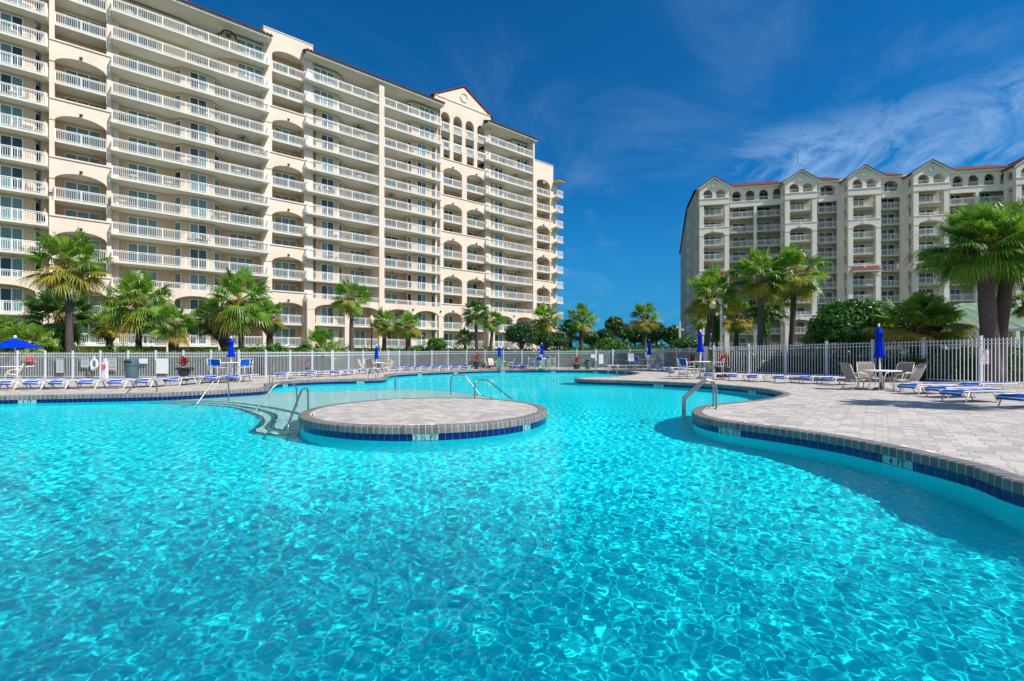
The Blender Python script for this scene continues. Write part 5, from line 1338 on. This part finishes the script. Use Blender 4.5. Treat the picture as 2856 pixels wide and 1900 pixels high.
def palm(name, label, Y, cpx, cpy, rpx, bpx, bpy_, tw, variant=0, dark=False, boots=False, mesh=None, base_z=None, group='palms', sq=(1, 1, .96), bend=.0, tmat=None):
    """crown centre (cpx, cpy) radius rpx, trunk foot under (bpx, bpy_), tw trunk width in photo pixels"""
    c = at(cpx, cpy, Y); f = at(bpx, bpy_, Y); f.z = 0 if base_z is None else base_z; r = rpx / F * Y
    e = empty(name, f); tag(e, label, 'palm' if name == 'palm_tree' else 'palm shrub', group)
    rt = tw / 2 / F * Y; v = c - f; b = MB(); n = 12
    pts = []; rs = []
    for i in range(n + 1):
        t = i / n; pts.append(Vector((v.x * (t + bend * math.sin(math.pi * t)), v.y * t, v.z * t * .985 - .25 * (i == 0)))); rs.append(rt * (1.22 - .34 * t + (.10 if i == 0 else 0) + .05 * math.sin(i * 2.1)))
    b.tube(pts, rs, 14); b.build('trunk', tmat or (M['trunk_grey'] if not dark else M['trunk_brown']), e, True)
    rnd = random.Random(int(cpx)); b = MB(); nb = 70 if boots else 18
    for i in range(nb):     # old leaf bases criss-crossing under the crown
        a = i * 2.4; zf = rnd.random(); hh = v.z * (1 - (.02 + .30 * zf if boots else .015 + .07 * zf)); t = hh / v.z
        p = Vector((v.x * (t + bend * math.sin(math.pi * t)), v.y * t, hh)); dd = Vector((math.cos(a), math.sin(a), 0)); tw_ = Vector((-math.sin(a), math.cos(a), 0)) * rnd.choice((-1, 1)) * rt * .8
        L = rt * (2.0 if boots else 2.2); b.tube([p + dd * rt * .8 - Vector((0, 0, rt * .8)), p + dd * rt * 1.3 + tw_ * .5, p + dd * (rt * 1.2 + L * .5) + tw_ + Vector((0, 0, L * .8))], [rt * .28, rt * .2, rt * .05], 4)
    b.build('leaf_bases', M['palm_dead'] if boots else M['trunk_brown'], e)
    me = mesh or CR[variant]; o = bpy.data.objects.new('crown', me); COL.objects.link(o); o.parent = e; o.location = v; r *= 1.10; o.scale = (r * sq[0], r * sq[1], r * sq[2]); o.rotation_euler = (0, 0, cpx % 6.28)
    return e
P = 'palm_tree'
palm(P, 'tall yellow-fringed palm with a smooth grey trunk at the left', 31, 191, 735, 104, 194, 968, 16, 1)
palm(P, 'dark low palm just behind the yellow-fringed palm at the left', 35, 168, 880, 92, 177, 970, 14, 2, True)
palm(P, 'small ragged palm between the yellow-fringed palm and the wide green palm', 36, 303, 905, 48, 309, 955, 16, 1, True, True)
palm(P, 'wide bright green palm with dark straight trunk, third crown from the left', 33, 386, 842, 97, 388, 966, 14, 0, True)
palm(P, 'short palm with a thick fibrous trunk at the gate posts of the left fence', 31.5, 484, 898, 66, 485, 978, 24, 3, True, True)
palm(P, 'big full palm above the closed umbrella behind the left loungers', 33, 668, 838, 98, 676, 962, 14, 0)
palm(P, 'dark palm half hidden behind the big full palm, with shaggy grey trunk', 36, 592, 890, 58, 650, 958, 30, 2, False, True, bend=-.2)
palm(P, 'shaggy-trunked palm right of the big full palm', 34, 752, 880, 50, 752, 966, 17, 1, True, True)
palm(P, 'slender tall palm with clear grey trunk in front of the white pillar', 37, 981, 828, 58, 979, 982, 11, 3)
palm(P, 'low palm left of the twin, just right of the black lamp post', 43, 1073, 898, 46, 1071, 972, 12, 1, True, True)
palm(P, 'low yellowish palm right of its twin near the centre left', 43, 1141, 908, 45, 1134, 972, 12, 1, True, True)
palm(P, 'tall dark-crowned palm rising over the hedge, centre left', 47.6, 1327, 872, 46, 1331, 975, 9, 2)
palm(P, 'slim palm leaning beside the dark-crowned palm', 48, 1376, 893, 36, 1363, 972, 9, 3)
palm(P, 'palm at the right corner of the tower above the round bushes', 48.6, 1519, 888, 50, 1513, 972, 11, 3, True)
palm(P, 'full round palm standing against the sky right of the tower', 49, 1621, 890, 48, 1620, 975, 12, 0, True)
palm(P, 'low ragged palm frond clump at the foot of the full round palm', 50, 1588, 925, 40, 1596, 975, 12, 2, True)
palm(P, 'lone palm with slim trunk against the sky between the buildings', 54, 1798, 882, 47, 1797, 970, 11, 1)
palm(P, 'leaning palm with yellow lower fronds behind the acorn lamp', 38.5, 1985, 822, 84, 1960, 970, 14, 1, True, bend=.06)
palm(P, 'tall palm with criss-cross leaf bases, left of the two tall right palms', 36.5, 2120, 765, 82, 2121, 978, 13, 0, False, True)
palm(P, 'tall palm with dark straight trunk, right of the two tall right palms', 36, 2218, 757, 84, 2203, 978, 14, 3, True)
palm(P, 'short dark-trunked palm between the lamp and the tall right palms', 41, 2056, 880, 60, 2052, 972, 12, 1, True)
palm(P, 'dark palm crown behind the ivy-clad trunk', 41, 2140, 850, 66, 2141, 974, 12, 2, True)
palm(P, 'tiny far palm at the corner of the right building', 52, 1950, 898, 24, 1950, 970, 6, 3, True)
palm(P, 'huge palm crown on a thick dark trunk at the right', 24, 2742, 680, 146, 2768, 1066, 36, 0, True, mesh=CR_BIG, sq=(1, 1, .86), tmat=M['trunk_grey'])
palm(P, 'second thick trunk leaning right out of the base of the huge palm', 24.6, 2822, 684, 140, 2776, 1066, 30, 0, True, mesh=CR_BIG, sq=(1, 1, .86), bend=-.10, tmat=M['trunk_brown'])
palm(P, 'palm cut off by the right edge above the green metal roof', 30, 2868, 842, 46, 2876, 1000, 12, 3, True)
# a palm standing beside the deck just past the frame: its shadow falls across the paving by the right loungers
palm(P, 'palm beside the right deck whose fronds shade the paving by the loungers', 11.0, 3480, 330, 175, 3480, 1160, 30, 0, False)
S = 'palm_shrub'
palm(S, 'low fan palm shrub spreading under the white bay left of the tall slender palm', 34, 893, 968, 62, 893, 985, 12, mesh=CR_SHR)
palm(S, 'low fan palm shrub behind the open blue umbrella', 29.6, 75, 965, 72, 60, 1000, 12, mesh=CR_SHR)
palm(S, 'dark low palm shrub at the left edge above the umbrella', 30, 10, 925, 56, 5, 990, 14, mesh=CR_SHR)
palm(S, 'low green fan palm tuft behind the right fence, left of the round bush', 32.8, 2266, 965, 48, 2266, 1000, 10, mesh=CR_SHR)
palm(S, 'large bushy fan palm clump between the round bush and the green metal roof', 27.6, 2552, 905, 118, 2560, 1040, 30, mesh=CR_CL, sq=(1, 1, .8))
palm(S, 'drooping fan palm clump in front of the green metal roof', 28.4, 2602, 905, 84, 2600, 1040, 30, mesh=CR_CL, sq=(1, 1, .8))
palm(S, 'small fan palm at the foot of the dark-crowned palm', 47.8, 1296, 940, 30, 1300, 975, 8, mesh=CR[2])

def leaves(name, mt, blobs, n, size, seed, parent=None, loc=None, surf=.55):
    """leaf-sized faces spread through ellipsoid blobs [(cx,cy,cz,rx,ry,rz)]"""
    rng = np.random.default_rng(seed); vol = np.array([b[3] * b[4] * b[5] for b in blobs]) ** .67; cnt = (n * vol / vol.sum()).astype(int)
    VV = []
    for b_, k in zip(blobs, cnt):
        if k < 1: continue
        d = rng.normal(size=(k, 3)); d /= np.linalg.norm(d, axis=1)[:, None]
        r = 1 - surf * rng.random(k) ** 1.6
        bump = 1 + .16 * np.sin(d[:, 0] * 7 + seed + b_[0]) * np.sin(d[:, 1] * 6 + b_[1]) + .12 * np.sin(d[:, 2] * 11 + d[:, 0] * 9)
        c = d * (r * bump)[:, None] * np.array(b_[3:6]) + np.array(b_[:3])
        nrm = d + rng.normal(size=(k, 3)) * .55; nrm /= np.linalg.norm(nrm, axis=1)[:, None]
        t = np.cross(nrm, rng.normal(size=(k, 3))); t /= np.linalg.norm(t, axis=1)[:, None]; s = np.cross(nrm, t)
        L = size * (.6 + .8 * rng.random(k))[:, None]
        q = np.stack([c - t * L, c + s * L * .5, c + t * L, c - s * L * .5], 1); VV.append(q)
    V = np.concatenate(VV).reshape(-1, 3); m_ = len(V) // 4
    me = bpy.data.meshes.new(name); me.vertices.add(len(V)); me.vertices.foreach_set('co', V.ravel()); me.loops.add(m_ * 4); me.loops.foreach_set('vertex_index', np.arange(m_ * 4)); me.polygons.add(m_)
    me.polygons.foreach_set('loop_start', np.arange(0, m_ * 4, 4)); me.polygons.foreach_set('loop_total', np.full(m_, 4)); me.update(calc_edges=True); me.materials.append(mt)
    o = bpy.data.objects.new(name, me); COL.objects.link(o)
    if parent is not None: o.parent = parent
    if loc is not None: o.location = loc
    return o
def hedge(px0, px1, Y0, Y1, ytop0, ytop1, label, mt='hedge_leaf', depth=1.4, dens=800, size=.062, bulge=0, z0=0, seed=1):
    a = at(px0, ytop0, Y0); c = at(px1, ytop1, Y1); L = (c.xy - a.xy).length; n = max(2, int(L / .8)); bl = []
    rnd = random.Random(seed); dirv = (c.xy - a.xy).normalized(); nn = Vector((-dirv.y, dirv.x))
    for i in range(n):
        t = (i + .5) / n; p = a.lerp(c, t); top = p.z + bulge * math.sin(math.pi * t); top *= rnd.uniform(.96, 1.05)
        for lz in ((.74, .27), (.32, .34)):
            q = p.xy + nn * rnd.uniform(-.2, .2); bl.append((q.x, q.y, z0 + top * lz[0], .75, depth / 2, top * lz[1]))
    o = leaves('hedge', M[mt], bl, int(L * dens * max(.7, a.z / 2)), size, seed); 
    # woody core so that it is not see-through
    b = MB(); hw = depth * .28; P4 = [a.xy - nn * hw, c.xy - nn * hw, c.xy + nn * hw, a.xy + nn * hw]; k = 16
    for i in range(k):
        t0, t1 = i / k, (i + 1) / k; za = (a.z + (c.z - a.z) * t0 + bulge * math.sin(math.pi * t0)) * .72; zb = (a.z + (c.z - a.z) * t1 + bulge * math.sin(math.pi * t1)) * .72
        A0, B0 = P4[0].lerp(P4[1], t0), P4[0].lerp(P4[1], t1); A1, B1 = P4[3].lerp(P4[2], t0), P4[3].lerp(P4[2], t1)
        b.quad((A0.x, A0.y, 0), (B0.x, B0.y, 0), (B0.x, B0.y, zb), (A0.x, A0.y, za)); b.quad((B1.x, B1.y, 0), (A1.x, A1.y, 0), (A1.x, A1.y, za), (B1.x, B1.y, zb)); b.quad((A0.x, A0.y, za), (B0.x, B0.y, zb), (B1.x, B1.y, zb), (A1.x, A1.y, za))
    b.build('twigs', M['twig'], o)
    tag(o, label, 'hedge'); return o
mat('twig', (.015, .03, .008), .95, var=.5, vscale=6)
hedge(-150, 300, 29.5, 29.5, 984, 978, 'low hedge behind the left end of the left picket fence', seed=3)
hedge(130, 700, 30.2, 30.6, 982, 980, 'long leafy hedge seen through the pickets behind the left signs', seed=4)
hedge(270, 425, 31.0, 31.0, 976, 976, 'rounded green hedge mound behind the left fence under the balconies', bulge=.50, depth=3, seed=5)
hedge(560, 905, 31.6, 33, 969, 972, 'bright leafy hedge under the big full palm', depth=2.4, seed=6, bulge=.25)
hedge(700, 960, 32.5, 41.5, 976, 972, 'hedge behind the fence where it runs back to the far side', seed=7)
hedge(900, 1300, 47.5, 48, 963, 966, 'dense green hedge along the far fence under the low twin palms', depth=2, seed=8, size=.085, dens=620)
hedge(1290, 1720, 48, 49, 966, 968, 'trimmed green hedge along the far fence right of centre', depth=2, seed=9, size=.085, dens=620)
hedge(1700, 1935, 50, 46, 968, 966, 'light green hedge behind the middle bar table', depth=2, seed=10, size=.085, dens=620)
hedge(1990, 2290, 37, 32.5, 977, 972, 'yellow-green hedge seen through the right fence, left stretch', depth=1.6, seed=11, mt='bush_leaf')
hedge(2270, 2560, 32.5, 27, 975, 975, 'dark leafy hedge behind the right fence before the round bush', depth=1.6, seed=12, mt='bush_leaf')
hedge(2540, 3000, 26, 24.5, 978, 972, 'green hedge behind the right fence around the thick palm trunks', depth=1.3, seed=13)
hedge(2690, 3000, 27.5, 26.5, 935, 935, 'tall yellow-orange leaved hedge right of the thick palm trunks', 'gold_leaf', depth=1.3, seed=14, dens=260)
hedge(2600, 2730, 26.5, 26.5, 940, 944, 'tall yellow-orange leaved shrubs left of the thick palm trunks', 'gold_leaf', depth=1.2, seed=24, dens=260)
def bush(px, py, Y, rpx, hpx, label, mt='bush_leaf', n=5000, size=.10, seed=1, lumps=9, name='bush'):
    c = at(px, py, Y); rx, rz = rpx / F * Y, hpx / F * Y; rnd = random.Random(seed)
    bl = [(0, 0, c.z, rx * .8, rx * .7, rz * .8)]
    for i in range(lumps):
        a = rnd.random() * 6.283; el = rnd.uniform(-.6, 1.2); bl.append((rx * .58 * math.cos(a) * math.cos(el), rx * .5 * math.sin(a) * math.cos(el), c.z + rz * .6 * math.sin(el), rx * .42, rx * .42, rz * .40))
    e = empty(name, (c.x, c.y, 0)); tag(e, label, 'bush' if name == 'bush' else 'tree')
    leaves('foliage' if name == 'bush' else 'crown', M[mt], bl, n, size, seed, e)
    b = MB(); b.tube([(0, 0, -.1), (.05, 0, c.z * .5), (0, .05, c.z)], [rx * .06 + .05, rx * .05 + .04, rx * .03 + .02], 7)
    for i in range(5): a = i * 1.3; b.tube([(0, 0, c.z * (.35 + .08 * i)), (rx * .35 * math.cos(a), rx * .35 * math.sin(a), c.z * (.7 + .07 * i))], [rx * .035 + .02, .015], 5)
    b.build('trunk', M['trunk_brown'], e, True); 
    b = MB(); b.lathe([(0, c.z - rz * .62), (rx * .5, c.z - rz * .4), (rx * .56, c.z), (rx * .4, c.z + rz * .45), (0, c.z + rz * .6)], 12); 
    if name == 'bush' or rpx > 30: b.build('twigs', M['twig'], e, True)
    return e
bush(2379, 918, 31.5, 112, 84, 'large glossy round green bush left of the closed umbrella at the right', n=26000, size=.13, seed=2, lumps=22)
bush(1216, 965, 46, 33, 26, 'bright green shrub below the low balconies, centre left', 'hedge_leaf', 3500, .10, 3)
bush(760, 985, 30.5, 40, 30, 'leafy shrub behind the fence under the shaggy palm', 'hedge_leaf', 2600, .09, 4)
bush(1455, 935, 47, 52, 40, 'dark reddish-green shrub between the far closed umbrellas', 'tree_leaf', 4500, .12, 5)
bush(1525, 950, 47.5, 38, 32, 'dark shrub under the palm at the corner of the tower', 'tree_leaf', 3000, .12, 6)
bush(1560, 950, 48, 40, 28, 'green shrub left of the full round palm foot', 'tree_leaf', 2500, .12, 16)
bush(1700, 962, 50, 44, 22, 'flowering pale green shrub right of the full round palm', 'hedge_leaf', 3000, .11, 7)
bush(1915, 960, 45, 42, 24, 'green shrub at the foot of the camera pole', 'bush_leaf', 3500, .11, 8)
bush(1998, 915, 39.5, 14, 56, 'green creeper column between the lamp post and the grey camera pole', 'ivy_leaf', 3000, .08, 9, 5)
bush(2137, 915, 39, 11, 52, 'ivy climbing the trunk between the two tall right palms', 'ivy_leaf', 2600, .07, 10, 5)
bush(2330, 972, 30.6, 30, 18, 'golden grassy plumes behind the right fence', 'gold_leaf', 900, .12, 11)
bush(1165, 985, 46.5, 26, 26, 'green shrub pressed to the far fence', 'ivy_leaf', 2500, .10, 12)
T = 'broadleaf_tree'
for i, (px, py, Y, r, h, l) in enumerate(((1712, 905, 78, 26, 22, 'airy dark tree against the sky between the buildings, tallest of its row'), (1738, 925, 80, 32, 26, 'dark tree right below the airy one'), (1772, 935, 82, 26, 28, 'dark tree behind the lone palm, on its left'), (1832, 928, 80, 26, 34, 'dark tree behind the lone palm, on its right'), (1872, 936, 78, 26, 32, 'dark tree at the corner of the right building'), (1690, 940, 84, 34, 24, 'dark low tree right of the full round palm'), (1800, 945, 86, 40, 24, 'low dark tree behind the foot of the lone palm'), (1650, 945, 84, 30, 22, 'dark low tree behind the full round palm'), (1900, 945, 86, 30, 20, 'dark low tree against the end wall of the right building'))):
    bush(px, py, Y, r, h, l, 'tree_leaf', 4200, .20, 30 + i, 12, T)
# far tree line
tag(leaves('distant_woods', M['tree_leaf'], [(-60 + i * 9, 210 + 8 * math.sin(i), 3.2 + math.sin(i * 2.3), 6, 4, 3.6 + math.sin(i * 1.7)) for i in range(34)], 16000, .7, 77), 'dark wood on the horizon beyond the lawn', 'wood', kind='stuff')
# ------------------------------------------------------------------ small things on the balconies
def balcony_chair():
    e = empty('balcony_chair'); b = MB(); b.box(-.25, .25, -.25, .25, .38, .42); b.build('seat', M['bronze_frame'], e)
    b = MB(); b.box(-.25, .25, .22, .26, .43, .95); b.build('backrest', M['bronze_frame'], e)
    b = MB()
    for x in (-.23, .23):
        for y in (-.22, .23): b.box(x - .02, x + .02, y - .02, y + .02, 0, .378)
        b.box(x - .025, x + .025, -.24, .22, .60, .64)
    b.build('leg_frame', M['bronze_frame'], e); return e
BC = balcony_chair(); BT = empty('balcony_table'); b = MB(); b.lathe([(0, .70), (.38, .70), (.39, .68), (.38, .66), (0, .66)], 16); b.build('tabletop', M['rail_white'], BT); b = MB(); b.tube([(0, 0, 0), (0, 0, .66)], .04, 6); b.build('leg', M['rail_white'], BT)
rnd = random.Random(5); nC = nT = 0
for pa_, pb_, ks, wh in ((20, 120, range(3, 13), 'far left balcony stack'), (340, 440, range(3, 13), 'left third of the long balconies'), (460, 580, range(3, 13), 'middle of the long balconies'), (610, 720, range(3, 13), 'right third of the long balconies'), (885, 1045, range(3, 13), 'stack left of the tall pillar'), (1090, 1210, range(3, 13), 'stack right of the tall pillar'), (1390, 1475, range(3, 12), 'stack right of the gabled bay')):
    for k in ks:
        if rnd.random() < .45: continue
        sto = ['top', 'second', 'third', 'fourth', 'fifth', 'sixth', 'seventh', 'eighth', 'ninth', 'tenth'][12 - k] + ' storey down'
        px = rnd.uniform(pa_, pb_); u = LB.u(px, .0); Pq = LB.P0 + LB.ux * u; z = ZL0 + ST * k
        if nT == 0: o = BT
        else: o = copy_tree(BT, (0, 0, 0))
        o.location = (Pq.x, Pq.y, z + .002); nT += 1; tag(o, 'white round balcony table, %s, %s' % (wh, sto), 'table', 'tables on the tower balconies')
        for s in (-1, 1):
            Q = Pq + LB.ux * (s * rnd.uniform(.65, .8)); o = BC if nC == 0 else copy_tree(BC, (0, 0, 0)); nC += 1
            o.location = (Q.x, Q.y, z + .002); o.rotation_euler = (0, 0, R(39.6) - s * R(90) + rnd.uniform(-.4, .4)); tag(o, 'brown balcony chair %s of its table, %s, %s' % ('left' if s < 0 else 'right', wh, sto), 'chair', 'chairs on the tower balconies')
BP = empty('potted_plant'); b = MB(); b.lathe([(0, 0), (.13, 0), (.18, .3), (.15, .3), (0, .27)], 12); b.build('pot', M['trim_white'], BP); leaves('foliage', M['bush_leaf'], [(0, 0, .62, .3, .3, .4)], 160, .09, 5, BP)
for i, (px, k, t) in enumerate(((120, 4, 'green potted plant on a balcony at the left edge above the first palm'), (345, 8, 'potted plant at the left end of a long balcony, halfway up the tower'), (722, 5, 'potted plant at the right end of a long balcony, left of the arched bay'))):
    o = BP if i == 0 else copy_tree(BP, (0, 0, 0)); Pq = LB.P0 + LB.ux * LB.u(px, -.1) + LB.uy * -.1; o.location = (Pq.x, Pq.y, ZL0 + ST * k + .002); tag(o, t, 'potted plant', 'potted plants on balconies')
